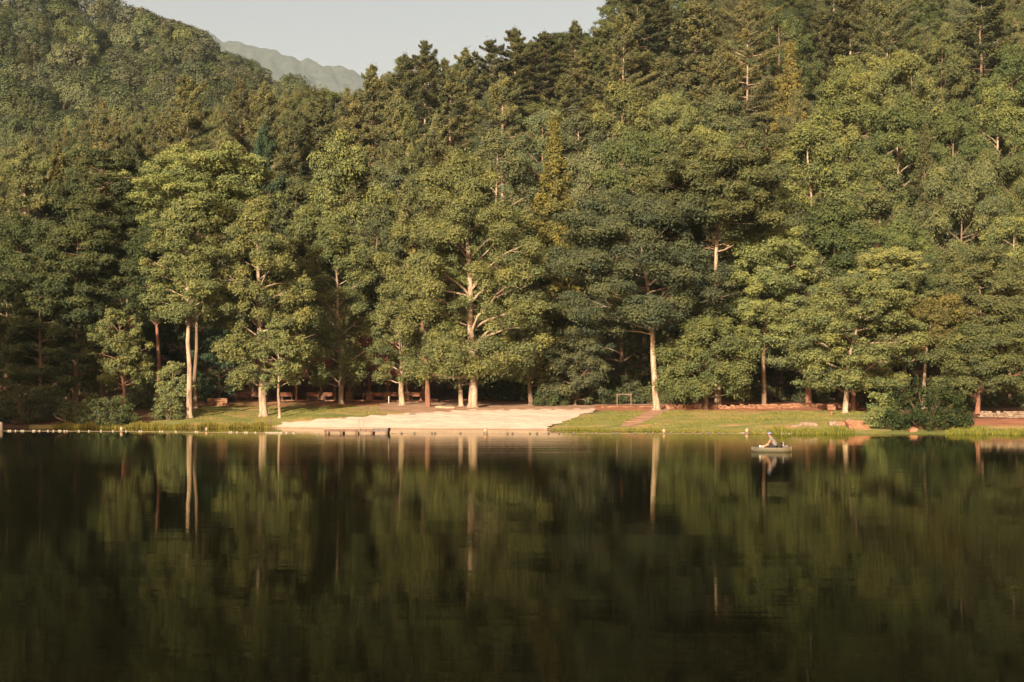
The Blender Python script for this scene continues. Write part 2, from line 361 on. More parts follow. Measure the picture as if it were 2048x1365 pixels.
# far mountain
ridge = np.array([(100, 40), (300, 60), (380, 66), (415, 73), (450, 80), (500, 92), (545, 101), (560, 107), (600, 117), (640, 127), (690, 139), (740, 152), (850, 180), (1000, 215), (1300, 260)], float)
ps = np.arange(100, 1300, 2.2); ts = np.concatenate([np.linspace(0, .5, 20)[:-1], np.linspace(.5, 1, 110), np.linspace(1.01, 1.5, 12)])
P, T = np.meshgrid(ps, ts)
zr = CAMZ+(HZ-np.interp(P, ridge[:, 0], ridge[:, 1]))*7500/F
Y = 5400+2100*T; X = (P-1024)/F*7500*(.9+.1*T)
Z = zr*np.where(T <= 1, T**1.1, 1-(T-1)*1.2)
rn = np.random.default_rng(3); bmp = np.zeros(P.shape)
for q in range(16):      # bumpy canopy of a far wood
    wl = rn.uniform(30, 120); a = rn.uniform(0, pi); bmp += (wl/110)*3.2*np.sin((X*np.cos(a)+Y*np.sin(a))*2*pi/wl+rn.uniform(0, 6))
bmp += rn.normal(0, .8, P.shape)
Z = Z+bmp*np.clip(T*3, 0, 1)
o = link('hills', grid_mesh('hills', np.stack([X, Y, Z], -1), None, False), M['mount']); tag(o, 'pale blue wooded mountain far behind the near hills', 'mountain', kind='structure')

# ------------------------------------------------------------------ foliage
def leaf_quads(C, Nn, size, r, aspect=.62):
    n = len(C)
    Nn = Nn/(np.linalg.norm(Nn, axis=1, keepdims=True)+1e-9)
    R = r.normal(size=(n, 3)); T = np.cross(Nn, R); T /= (np.linalg.norm(T, axis=1, keepdims=True)+1e-9)
    B = np.cross(Nn, T)
    s = (size*r.uniform(.65, 1.25, n))[:, None]
    V = np.stack([C-T*s*.5, C+B*s*aspect*.5, C+T*s*.5, C-B*s*aspect*.5], 1).reshape(-1, 3)
    return V, np.arange(4*n).reshape(n, 4)

def sphere_dirs(n, r, up=.35):
    d = r.normal(size=(n, 3)); d /= np.linalg.norm(d, axis=1, keepdims=True)
    d[:, 2] = np.where((d[:, 2] < -.25) & (r.random(n) < .75), -d[:, 2], d[:, 2])
    return d

def clumps_to_leaves(CL, r, leaf, dens, flat=.65):
    """CL: list of (centre, radius); leaves sit on the outer shell of each clump and face outwards"""
    Cs = []; Ns = []; T = []
    for c, rad in CL:
        n = max(10, int(dens*rad*rad*r.uniform(.7, 1.25)))
        d = sphere_dirs(n, r)
        lump = 1+.28*np.sin(d[:, 0]*5+c[0]*3)*np.sin(d[:, 1]*5+c[2]*2)
        k = r.uniform(.4, 1.08, n)**.7*lump; k = np.where(r.random(n) < .14, k*r.uniform(1.05, 1.5, n), k)
        p = np.array(c)+d*k[:, None]*np.array([rad, rad, rad*flat])
        Cs.append(p); Ns.append(d*.9+np.array([0, 0, .45])+r.normal(0, .5, (n, 3)))
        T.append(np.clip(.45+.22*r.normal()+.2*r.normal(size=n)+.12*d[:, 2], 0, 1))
    C = np.concatenate(Cs); Nn = np.concatenate(Ns)
    V, Q = leaf_quads(C, Nn, leaf, r)
    return V, Q, np.concatenate(T)

def broadleaf(seed, h, w, base, tr, lean=(0, 0), limbs=26, leaf=.28, dens=190, flat=.62, cr=None, style='poplar', twigs=5, extra=.45):
    """trunk with limbs, and clumped crown. base: height of the lowest limb. Returns (trunk V,Q), (leaf V,Q,tone)"""
    r = np.random.default_rng(seed)
    H = h*.93
    tk = np.linspace(0, 1, 9)
    wob = np.cumsum(r.normal(0, .012*h, (9, 2)), 0); wob -= wob[0]; wob *= .5
    bend = tk**2.3
    TP_ = np.stack([lean[0]*bend+wob[:, 0], lean[1]*bend+wob[:, 1], tk*H], 1)
    TR_ = tr*(1-.86*tk**1.1); TR_[0] *= 1.6
    TPd = np.insert(TP_, 1, TP_[0]*.95+TP_[1]*.05+np.array([0, 0, .25]), 0); TRd = np.insert(TR_, 1, tr*1.08)
    parts = [tube(TPd, TRd, 10)]
    CL = []
    cr = cr or max(.55, w*.095)
    ch = h-base
    def trunk_at(z):
        f = np.clip(z/H, 0, 1)
        return np.array([np.interp(f, tk, TP_[:, i]) for i in range(3)]), np.interp(f, tk, TR_)
    az = r.uniform(0, 6.28)
    for i in range(limbs):
        t = (i+r.uniform(.1, .9))/limbs
        az += 2.4+r.normal(0, .35)
        if style == 'oak': prof = math.sqrt(max(.05, 1-((t-.45)/.62)**2))
        elif style == 'round': prof = math.sqrt(max(.05, 1-((t-.35)/.68)**2))
        else: prof = max(.16, math.sin(pi*min(1, (.16+.84*t)**.85))**.75)
        L = w*.5*prof*r.uniform(.68, 1.12)
        ze = base+ch*t*.97
        rise = L*(r.uniform(.25, .6) if style != 'oak' else r.uniform(.05, .4))
        p0, rr = trunk_at(max(base*.92, ze-rise)); rr = min(rr*.45, .04+L*.015)
        dirv = np.array([cos(az), sin(az), 0])
        s = np.linspace(0, 1, 6)
        pts = p0[None]+dirv[None]*(L*.92*s)[:, None]
        pts[:, 2] += (ze-p0[2])*np.sin(s*pi/2)
        kk = r.normal(0, .035*L, (6, 3)); kk[0] = 0; pts += np.cumsum(kk, 0)*.7
        parts.append(tube(pts, rr*(1-.8*s)+.012, 5))
        CL.append((pts[-1], cr*r.uniform(.75, 1.15)))
        for q in range(twigs):
            f = r.uniform(.38, .98); b0 = np.array([np.interp(f, s, pts[:, c]) for c in range(3)])
            a2 = az+r.normal(0, .85); l2 = L*r.uniform(.16, .36)+cr*.4
            b1 = b0+np.array([cos(a2)*l2, sin(a2)*l2, l2*r.uniform(-.12, .55)])
            mid = (b0+b1)/2+r.normal(0, .06*l2, 3)
            parts.append(tube(np.array([b0, mid, b1]), np.array([.4*rr*(1-f*.5)+.012, .02, .01]), 4))
            CL.append((b1, cr*r.uniform(.6, 1.1)))
    for q in range(int(limbs*twigs*extra)):      # outer sprays between the limbs
        t = r.random()**.9; a2 = r.uniform(0, 2*pi)
        if style == 'oak': prof = math.sqrt(max(.05, 1-((t-.45)/.62)**2))
        elif style == 'round': prof = math.sqrt(max(.05, 1-((t-.35)/.68)**2))
        else: prof = max(.16, math.sin(pi*min(1, (.16+.84*t)**.85))**.75)
        lobes = 1+.22*math.sin(a2*3+seed)+.18*math.sin(t*14+a2*2+seed*.7)
        c0, _ = trunk_at(base+ch*t*.95); rad = w*.5*prof*lobes*r.uniform(.55, .98)
        CL.append((c0+np.array([cos(a2)*rad, sin(a2)*rad, r.normal(0, .3)]), cr*r.uniform(.7, 1.2)))
    top, _ = trunk_at(H)
    for q in range(5):
        CL.append((top+np.array([r.normal(0, cr*.7), r.normal(0, cr*.7), h*.07*r.uniform(-.6, .75)-cr*.3]), cr*r.uniform(.7, 1)))
    ph = r.uniform(0, 6.28, 6); wv = 2*pi/max(3.2, w*.36)
    def void(p):
        return math.sin(p[0]*wv+ph[0])*math.sin(p[1]*wv+ph[1])+math.sin(p[2]*wv*1.25+ph[2]+.6*math.sin(p[0]*wv*.7+ph[3]))*.9+.35*math.sin(p[0]*wv*2+p[2]*wv+ph[4])
    CL = [(c, q*r.uniform(.75, 1.25)) for c, q in CL if void(c) > -.55 or r.random() < .08]
    V, Q, T = clumps_to_leaves(CL, r, leaf, dens, flat)
    return cat(parts), (V, Q, T)

def pine(seed, h, w, base, tr, lean=(0, 0), gap=1.0, per=5, leaf=.42, dens=34, droop=0.0, taper=.9, shape='white', openf=False):
    r = np.random.default_rng(seed)
    tk = np.linspace(0, 1, 8)
    TP_ = np.stack([lean[0]*tk**1.5, lean[1]*tk, tk*h*.985], 1)+np.concatenate([np.zeros((1, 3)), r.normal(0, .05, (7, 3))*[1, 1, 0]])
    TR_ = tr*(1-.93*tk); TR_[0] *= 1.3
    parts = [tube(TP_, TR_, 9)]
    Cs = []; Ns = []; T = []
    z = base; az = r.uniform(0, 6.28)
    while z < h-.5:
        t = (z-base)/(h-base)
        if shape == 'white': L0 = w*.5*max(.1, (1-t)**.62*min(1, .6+t*1.6))*(1+.3*math.sin(z*1.1+seed)+.2*math.sin(z*2.7+seed*2))
        else: L0 = w*.5*max(.06, (1-t)**taper)
        k = per if t < .85 else max(3, per-1)
        for i in range(k):
            az += 2*pi/k+r.normal(0, .3)
            L = L0*r.uniform(.4, 1.15)
            if L < .3: L = .3
            cut = openf and sin(az) < -.45 and .05 < t < .6
            if cut and r.random() < .7: continue
            c = np.array([np.interp(z/h, tk, TP_[:, j]) for j in range(3)]); c[2] = z+r.normal(0, .15*gap)
            s = np.linspace(0, 1, 5); d = np.array([cos(az), sin(az), 0])
            up = r.uniform(-.12, .26)+.36*t-droop
            pts = c[None]+d[None]*(L*s)[:, None]; pts[:, 2] += L*(up*s+(.13-droop*.5)*s**2)
            parts.append(tube(pts, (.018+.009*L)*(1-.85*s)+.005, 4))
            dead = t < .12 and r.random() < .5
            n = int(dens*L*(6.6 if not dead else .5))
            if n < 6: n = 6
            f = r.uniform(.28 if t < .8 else .05, 1.04, n)**.8
            P = np.stack([np.interp(f, s, pts[:, j]) for j in range(3)], 1)
            side = np.array([-sin(az), cos(az), 0])
            wd = L*.24*(1.12-f)+.22
            off = r.normal(0, 1, n)*wd*.62
            P = P+side[None]*off[:, None]; P[:, 2] += r.normal(0, .2, n)+.05-np.abs(off)*droop*.9
            Cs.append(P)
            Ns.append(np.array([0, 0, .75])+d[None]*.35+r.normal(0, .55, (n, 3)))
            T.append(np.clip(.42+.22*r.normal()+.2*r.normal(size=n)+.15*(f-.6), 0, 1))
        z += gap*r.uniform(.75, 1.2)*(1 if t < .75 else .7)
    n = 260; P = TP_[-1]+r.normal(0, .35, (n, 3))*[1.1, 1.1, 2.2]-[0, 0, .9]
    Cs.append(P); Ns.append(r.normal(0, 1, (n, 3))+[0, 0, .5]); T.append(r.uniform(.3, .7, n))
    C = np.concatenate(Cs); V, Q = leaf_quads(C, np.concatenate(Ns), leaf, r, .3)
    return cat(parts), (V, Q, np.concatenate(T))

def bush_mesh(seed, w, dp, h, leaf=.22, dens=230, n=60, cr=.5):
    r = np.random.default_rng(seed); CL = []; parts = []
    for i in range(n):
        a = r.uniform(0, 2*pi); q = math.sqrt(r.random()); t = r.uniform(0, 1)
        e = max(.06, 1-q*q)**.5
        z = h*(t*e*.92)+cr*.3; x = cos(a)*q*w*.5; y = sin(a)*q*dp*.5
        CL.append(((x, y, z), cr*r.uniform(.7, 1.25)))
        if i % 4 == 0:
            parts.append(tube(np.array([[x*.2, y*.2, 0], [x*.55, y*.55, z*.6], [x, y, z]]), np.array([.05, .03, .012]), 5))
    return cat(parts), clumps_to_leaves(CL, r, leaf, dens, .75)

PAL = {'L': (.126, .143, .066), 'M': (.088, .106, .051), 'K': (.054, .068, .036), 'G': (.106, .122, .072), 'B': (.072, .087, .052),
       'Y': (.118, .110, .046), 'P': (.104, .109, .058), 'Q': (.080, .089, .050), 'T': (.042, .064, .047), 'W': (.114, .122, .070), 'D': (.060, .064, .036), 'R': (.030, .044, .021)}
CNAME = {'L': 'light green', 'M': 'mid green', 'K': 'dark green', 'G': 'pale grey-green', 'B': 'blue-green', 'Y': 'yellowish', 'P': 'olive', 'Q': 'dark olive', 'T': 'deep teal-green', 'W': 'pale buff-green', 'D': 'brownish green'}

def plant(name, loc, tm, cm, col, bark, scale=(1, 1, 1), rz=0, leafmat='leaf', pn=('trunk', 'crown')):
    e = empty(name, loc, rz); e.scale = scale
    t = link(pn[0], tm, None, e); 
    c = link(pn[1], cm, None, e)
    j = rng.uniform(.955, 1.045, 3)*rng.uniform(.84, 1.16)
    c.color = (col[0]*j[0], col[1]*j[1], col[2]*j[2], 1)
    return e

def meshes(nm, gen, bark, leafmat):
    (tv, tq), (cv, cq, ct) = gen
    a = quad_mesh(nm+'_trunk', tv, tq, None, True); a.materials.append(M[bark])
    b = quad_mesh(nm+'_crown', cv, cq, ct); b.materials.append(M[leafmat])
    return a, b

TREES = []      # (px, D, top, w_px) of every individually placed tree, for spacing and labels
#  name, label, px, D, top, width, lowest limb row, colour, bark, lean px, style
FRONT = [
 ('broadleaf_tree', 'tall tree with a bare straight white trunk at the left edge of the lawn', 379, 148, 398, 158, 640, 'L', 'bark_pale', -14, 'poplar', .30),
 ('broadleaf_tree', 'broad tree with a thinner brown trunk just behind the white-trunked tree', 391, 159, 308, 250, 455, 'L', 'bark', 22, 'oak', .23),
 ('broadleaf_tree', 'thick-trunked tree with low leafy branches beside the left end of the sand', 527, 152, 396, 186, 772, 'L', 'bark_pale', -14, 'poplar', .42),
 ('broadleaf_tree', 'slender pale sapling standing right of the thick-trunked lawn tree', 559, 150, 638, 90, 770, 'L', 'bark_pale', 4, 'poplar', .14),
 ('broadleaf_tree', 'mid green tree in front of the middle of the shelter, above the swim dock ladder', 682, 166, 425, 165, 770, 'M', 'bark_pale', -14, 'poplar', .30),
 ('broadleaf_tree', 'short light green tree before the right half of the shelter roof', 804, 166, 566, 124, 762, 'L', 'bark_pale', 0, 'round', .33),
 ('broadleaf_tree', 'light green tree with a leaning trunk just left of the tallest poplar', 922, 164, 470, 140, 766, 'L', 'bark_pale', -26, 'poplar', .27),
 ('broadleaf_tree', 'tallest light green poplar with a stout pale trunk above the beach', 945, 162, 298, 300, 752, 'L', 'bark_pale', -26, 'poplar', .52),
 ('oak_tree', 'wide blue-green oak whose pale trunk forks, right of the wooden frame', 1313, 152, 398, 330, 655, 'B', 'bark_pale', -42, 'oak', .38),
 ('oak_tree', 'high oak with dead white branches on a long bare trunk, beside the retaining wall', 1436, 152, 284, 280, 455, 'M', 'bark_pale', -6, 'oak', .38),
 ('oak_tree', 'mid green oak filling the gap between the high oak and the oak behind the angler', 1528, 155, 452, 200, 690, 'L', 'bark', 4, 'oak', .26),
 ('broadleaf_tree', 'low dense bushy tree leaning over the retaining wall, under the high oak', 1412, 149, 640, 180, 792, 'M', 'bark', 0, 'round', .2),
 ('oak_tree', 'grey-green spreading oak directly behind the kayak angler', 1617, 157, 540, 215, 745, 'G', 'bark_red', -36, 'oak', .36),
 ('oak_tree', 'light spreading oak with a pale trunk beside the stone lake steps', 1690, 141, 556, 250, 780, 'L', 'bark_pale', 66, 'oak', .27),
 ('oak_tree', 'smaller reddish-trunked oak touching the light spreading oak by the steps', 1706, 144, 610, 150, 770, 'M', 'bark_red', 10, 'oak', .24),
 ('broadleaf_tree', 'yellowish tree with a slanting pale trunk rising behind the big shore bush', 1848, 146, 596, 150, 715, 'Y', 'bark_pale', 22, 'round', .22),
 ('oak_tree', 'low-branched oak with a dark trunk between the big bush and the right stone wall', 1955, 139, 655, 190, 780, 'M', 'bark_red', 26, 'oak', .24),
 ('broadleaf_tree', 'tree with several pale slanting stems behind the low-branched oak', 1962, 157, 505, 180, 650, 'M', 'bark_pale', -10, 'oak', .26),
 ('broadleaf_tree', 'flat-topped pale-stemmed tree poking above the light spreading oak', 1779, 160, 497, 118, 570, 'L', 'bark_pale', 0, 'oak', .24),
 ('broadleaf_tree', 'small light green tree standing above the rounded left shore bush', 248, 150, 620, 108, 768, 'L', 'bark_red', -8, 'round', .2),
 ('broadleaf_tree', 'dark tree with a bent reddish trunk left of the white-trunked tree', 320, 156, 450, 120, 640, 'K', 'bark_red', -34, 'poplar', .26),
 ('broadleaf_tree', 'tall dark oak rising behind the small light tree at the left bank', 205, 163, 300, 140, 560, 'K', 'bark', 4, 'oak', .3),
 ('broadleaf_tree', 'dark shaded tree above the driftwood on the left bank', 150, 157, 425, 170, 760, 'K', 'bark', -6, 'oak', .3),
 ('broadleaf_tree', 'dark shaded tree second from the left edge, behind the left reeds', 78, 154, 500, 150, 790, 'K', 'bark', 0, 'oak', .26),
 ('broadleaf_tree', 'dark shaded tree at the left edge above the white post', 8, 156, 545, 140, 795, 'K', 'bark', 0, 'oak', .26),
 ('broadleaf_tree', 'mid green tree behind the left end of the shelter roof', 615, 186, 410, 130, 640, 'M', 'bark', 0, 'poplar', .3),
 ('broadleaf_tree', 'mid green tree filling the gap right of the tallest poplar', 1062, 167, 520, 120, 770, 'M', 'bark', 0, 'oak', .28),
 ('broadleaf_tree', 'low layered sapling in sunlight between the white trunk and the left bush', 345, 150, 728, 62, 835, 'L', 'bark', 0, 'round', .08),
 ('broadleaf_tree', 'small dark tree in shade right of the white-trunked tree', 440, 166, 660, 95, 790, 'T', 'bark', 0, 'round', .14),
 ('broadleaf_tree', 'low dark leafy tree left of the wooden frame, behind the beach top', 1150, 166, 660, 130, 800, 'B', 'bark', 0, 'round', .16),
]
SECOND = [  # px, top, width, D, colour : crowns of the second row and the slope
 (690, 260, 158, 185, 'L'), (985, 250, 112, 215, 'G'), (1075, 212, 76, 232, 'G'), (1166, 214, 84, 228, 'G'), (1250, 163, 175, 236, 'L'),
 (1338, 196, 125, 238, 'L'), (1290, 264, 175, 192, 'M'), (1400, 262, 150, 200, 'L'), (1455, 183, 150, 240, 'G'), (1615, 232, 195, 195, 'L'),
 (1690, 110, 155, 236, 'L'), (1822, 92, 122, 240, 'L'), (1757, 112, 125, 233, 'L'), (1790, 205, 180, 214, 'M'), (1985, 160, 112, 230, 'L'),
 (1900, 205, 150, 220, 'M'), (1925, 330, 175, 186, 'W'), (2035, 425, 130, 170, 'L'), (1755, 316, 155, 188, 'M'), (1682, 392, 225, 174, 'M'),
 (2000, 310, 125, 196, 'M'), (1520, 302, 145, 187, 'M'), (1245, 405, 180, 176, 'B'), (1195, 302, 125, 203, 'G'), (1562, 424, 150, 173, 'G'),
 (1810, 440, 155, 171, 'M'), (1895, 500, 130, 167, 'M'), (760, 405, 115, 182, 'G'), (792, 320, 130, 206, 'G'), (870, 325, 120, 196, 'M'),
 (600, 345, 110, 200, 'G'), (250, 395, 120, 176, 'K'), (130, 370, 120, 184, 'K'), (40, 430, 120, 172, 'K'), (300, 330, 110, 190, 'M'),
 (1640, 560, 140, 166, 'M'), (1490, 440, 130, 172, 'B'), (1740, 500, 120, 168, 'G'), (2020, 530, 120, 165, 'M'),
 (540, 480, 110, 178, 'K'), (470, 440, 110, 176, 'M'), (730, 500, 110, 184, 'K'), (1010, 420, 110, 186, 'M'), (1160, 560, 110, 180, 'M'),
 (1880, 60, 130, 262, 'M'), (2030, 90, 140, 255, 'M'), (1560, 20, 120, 290, 'M'), (1420, 330, 130, 190, 'M'), (1500, 560, 130, 170, 'K'),
]
PINES = [  # px, top, width, D, kind, colour
 (50, 288, 130, 178, 'w', 'P'), (117, 284, 120, 183, 'w', 'P'), (205, 200, 150, 225, 'w', 'P'), (375, 150, 225, 224, 'w', 'P'), (322, 232, 150, 236, 'w', 'Q'),
 (480, 150, 145, 242, 'w', 'Q'), (530, 160, 155, 233, 'w', 'P'), (440, 272, 120, 214, 'w', 'P'), (640, 180, 150, 256, 'w', 'Q'), (702, 190, 150, 250, 'w', 'P'),
 (590, 225, 125, 250, 'w', 'Q'), (795, 180, 150, 246, 'w', 'P'), (818, 212, 115, 224, 'w', 'P'), (850, 82, 115, 330, 'w', 'Q'), (900, 140, 130, 292, 'w', 'P'),
 (1005, 148, 175, 260, 'w', 'P'), (872, 232, 120, 236, 'w', 'P'), (932, 98, 110, 322, 'w', 'P'), (1030, 58, 120, 332, 'w', 'P'), (1088, 64, 105, 335, 'w', 'Q'),
 (1150, 42, 92, 330, 'w', 'P'), (1246, 24, 175, 280, 'w', 'P'), (1275, 96, 120, 290, 'w', 'P'), (1330, 108, 155, 256, 'w', 'Q'), (1160, 112, 120, 292, 'w', 'P'),
 (1128, 152, 130, 270, 'w', 'P'), (1495, -30, 235, 262, 'w', 'P'), (1390, 0, 170, 290, 'w', 'P'), (1318, -12, 150, 332, 'w', 'Q'), (1440, 92, 155, 252, 'w', 'P'),
 (1580, 82, 150, 238, 'h', 'Y'), (1775, -12, 255, 264, 'w', 'P'), (1700, -20, 160, 292, 'w', 'Q'), (1640, 22, 125, 300, 'w', 'Q'), (1592, 180, 115, 222, 'w', 'P'),
 (1962, -32, 205, 280, 'w', 'Q'), (1850, 250, 125, 206, 'h', 'D'), (525, 256, 150, 198, 'w', 'T'), (1108, 231, 185, 170, 'h', 'Y'), (745, 130, 120, 300, 'w', 'P'),
 (810, 110, 120, 310, 'w', 'Q'), (980, 80, 120, 325, 'w', 'Q'), (1210, 50, 130, 310, 'w', 'Q'), (1275, -20, 150, 325, 'w', 'Q'), (260, 260, 130, 228, 'w', 'Q'),
]

SKY = np.array([(0, -60), (240, -5), (340, 38), (385, 50), (412, 62), (428, 92), (480, 108), (560, 138), (640, 145), (700, 132), (760, 122), (830, 92), (850, 82), (900, 113), (1000, 88), (1080, 74), (1150, 58), (1190, 66), (1215, 30), (1240, -40), (3000, -60)], float)
NEAR = np.array([(-200, 300), (0, 280), (150, 240), (250, 215), (380, 160), (560, 155), (640, 172), (700, 135), (760, 124), (830, 95), (900, 114), (1000, 90), (1080, 76), (1150, 60), (1190, 68), (1215, 34), (1240, -40), (3000, -80)], float)

spec = []       # every tree: dict
for nm, lab, px, D, top, w, cb, c, bark, lean, style, tr in FRONT:
    x, y, z = at(px, D)
    spec.append(dict(front=True, name=nm, label=lab, px=px, D=D, top=top, w=w, cb=cb, col=c, bark=bark, lean=lean, style=style, tr=tr, loc=(x, y, z), pine=None, sx=px+lean))
x, y, z = at(856, 163)
spec.append(dict(front=True, name='pine_tree', label='leaning red-barked pine with thin boughs left of the tallest poplar', px=856, D=163, top=368, w=165, cb=735, col='P', bark='bark_red', lean=-48, style='pine', tr=.27, loc=(x, y, z), pine='s', sx=815))
for px, top, w, D, c in SECOND:
    x, y, z = at(px, D); spec.append(dict(front=False, name='broadleaf_tree', label=None, px=px, D=D, top=top, w=w, col=c, loc=(x, y, z), pine=None, sx=px))
for px, top, w, D, k, c in PINES:
    x, y, z = at(px, D); spec.append(dict(front=False, name='hemlock_tree' if k == 'h' else 'pine_tree', label=None, px=px, D=D, top=top, w=w, col=c, loc=(x, y, z), pine=k, sx=px, open=(k == 'w' and px in (50, 117, 205, 375, 480, 530, 795, 1005, 1246, 1495, 1775, 1580))))

# the rest of the wood on a jittered grid over the slope
rf = np.random.default_rng(21)
fills = []
Dc = 176.0
while Dc < 720:
    st = 8.5 if Dc < 300 else (9.5 if Dc < 420 else 11.5)
    X0 = (-380-1024)/F*Dc; X1 = ((2440 if Dc < 420 else 760)-1024)/F*Dc
    xx = X0+rf.uniform(0, st)
    while xx < X1:
        X = xx+rf.uniform(-.38, .38)*st; Yd = Dc+rf.uniform(-.42, .42)*st
        px = 1024+F*X/Yd; xx += st
        g = gz(X, Yd)
        pw = .08
        if Yd > 200 and Yd < 420: pw = .5 if px < 1150 else (.5 if Yd > 265 else .1)
        if Yd < 330 and px > 300 and Yd > 195 and px < 1150: pw = .5
        ispine = rf.random() < pw
        h = rf.uniform(19, 27) if ispine else rf.uniform(15, 23)
        if Yd > 420: h = rf.uniform(13, 21)
        w = rf.uniform(6.5, 9.5) if ispine else (rf.uniform(8, 13) if Yd < 420 else rf.uniform(11, 17))
        top = HZ-(g+h-CAMZ)*F/Yd
        lim = np.interp(px, NEAR[:, 0], NEAR[:, 1]) if Yd < 400 else np.interp(px, SKY[:, 0], SKY[:, 1])
        lim += abs(rf.normal(0, 14 if Yd < 420 else 5))
        if top < lim:
            h = (HZ-lim)*Yd/F+CAMZ-g; top = lim
            if h < 8: continue
        base_row = HZ-(g-CAMZ)*F/Yd
        if base_row < -40: continue
        col = rf.choice(['P', 'P', 'Q']) if ispine else rf.choice(['L', 'M', 'M', 'K', 'G', 'B', 'M', 'W'] if Yd < 420 else ['M', 'G', 'G', 'B', 'W', 'M', 'K', 'W', 'L'])
        fills.append(dict(front=False, name='pine_tree' if ispine else 'broadleaf_tree', label=None, px=px, D=Yd, top=top, w=w*F/Yd, col=str(col), loc=(X, Yd, g), pine='w' if ispine else None, sx=px, h=h))
    Dc += st
heroes = list(spec)
for f in fills:
    ok = True
    for q in heroes:
        if (q['loc'][0]-f['loc'][0])**2+(q['loc'][1]-f['loc'][1])**2 < 16: ok = False; break
        if q['D'] > f['D']:
            hb = HZ-(q['loc'][2]-CAMZ)*F/q['D']; cy = q['top']*.68+hb*.32; hh = (hb-q['top'])*.36
            fb = HZ-(f['loc'][2]-CAMZ)*F/f['D']
            if abs(f['px']-q['sx']) < (q['w']+f['w'])*.36 and f['top'] < cy+hh*.5: ok = False; break
    if ok: spec.append(f)
# which of them can be seen: front-to-back on a coarse raster
cov = np.zeros((1365//6+1, 2048//6+1), bool)
yy, xx = np.mgrid[0:cov.shape[0], 0:cov.shape[1]]; yy = yy*6+3; xx = xx*6+3
for t in sorted(spec, key=lambda t: t['D']):
    b = HZ-(t['loc'][2]-CAMZ)*F/t['D']
    cyc = t['top']+(b-t['top'])*.42; ry = (b-t['top'])*.42; rx = t['w']*.5
    e = ((xx-t['sx'])/rx)**2+((yy-cyc)/ry)**2
    if t['pine']: ins = (yy > t['top']) & (yy < cyc+ry) & (np.abs(xx-t['sx']) < rx*np.clip((yy-t['top'])/(1.4*ry), .12, 1))
    else: ins = e < 1
    t['vis'] = int((ins & ~cov).sum())
    cov |= ins & (e < .8) if not t['pine'] else ins & (np.abs(xx-t['sx']) < rx*.8*np.clip((yy-t['top'])/(1.4*ry), .1, 1))

# tree models shared by the second row, the slope and the hill
VB = []
for i, (h, w, b, st, fl, nl) in enumerate([(24, 11, 5, 'poplar', .65, 24), (22, 13, 5, 'oak', .6, 24), (20, 12, 3.5, 'round', .62, 24), (26, 11, 6, 'poplar', .7, 26), (21, 14, 5, 'oak', .6, 26), (23, 11.5, 4, 'round', .6, 26), (22, 12, 5, 'poplar', .6, 24)]):
    VB.append((h, w)+meshes('broadleaf_%d' % i, broadleaf(100+i, h, w, b, .3, limbs=nl, leaf=.25, dens=460, flat=fl+.18, style=st, cr=w*.086, twigs=6, extra=.7), 'bark_pale' if i % 2 else 'bark', 'leaf'))
VP = []
for i, (h, w, b, gp, pr) in enumerate([(28, 12, 6, 1.15, 6), (26, 11, 6, 1.4, 5), (30, 13, 9, 1.25, 6), (25, 12, 4, 1.05, 6), (27, 10, 5, 1.3, 5), (29, 12, 10, 1.5, 5), (24, 11, 3, 1.0, 6)]):
    VP.append((h, w)+meshes('pine_%d' % i, pine(200+i, h, w, b, .3, gap=gp, per=pr), 'bark_pale' if i < 3 else 'bark', 'needle'))
VH = []
for i in range(2):
    VH.append((26, 10)+meshes('hemlock_%d' % i, pine(300+i, 26, 10, 3.5, .3, gap=.62, per=6, leaf=.42, dens=15, droop=.22, taper=.8, shape='cone'), 'bark', 'needle'))

LAND = [(10, 'the white post at the left edge'), (110, 'the driftwood'), (215, 'the rounded left shore bush'), (300, 'the bent reddish trunk'), (379, 'the white-trunked tree'), (450, 'the stone wall stub'),
        (527, 'the thick-trunked lawn tree'), (600, "the shelter's left half"), (680, 'the swim dock ladder'), (745, "the dock's right end"), (810, 'the short tree by the shelter'), (880, 'the bare log'), (945, 'the tallest poplar'),
        (1020, 'the middle of the sand'), (1108, 'the yellow hemlock'), (1200, 'the white marker post'), (1248, 'the wooden frame'), (1313, 'the forked oak trunk'), (1430, 'the high oak'),
        (1500, "the angler's rod tip"), (1560, 'the kayak angler'), (1661, 'the rusty grill'), (1725, 'the stone lake steps'), (1790, 'the flat-topped tree'), (1850, 'the big shore bush'), (1925, "the bush's right edge"), (1990, 'the right stone wall')]
LX = np.array([l[0] for l in LAND], float)
def ordinal(n):
    return '%d%s' % (n, 'th' if 10 <= n % 100 <= 20 else {1: 'st', 2: 'nd', 3: 'rd'}.get(n % 10, 'th'))

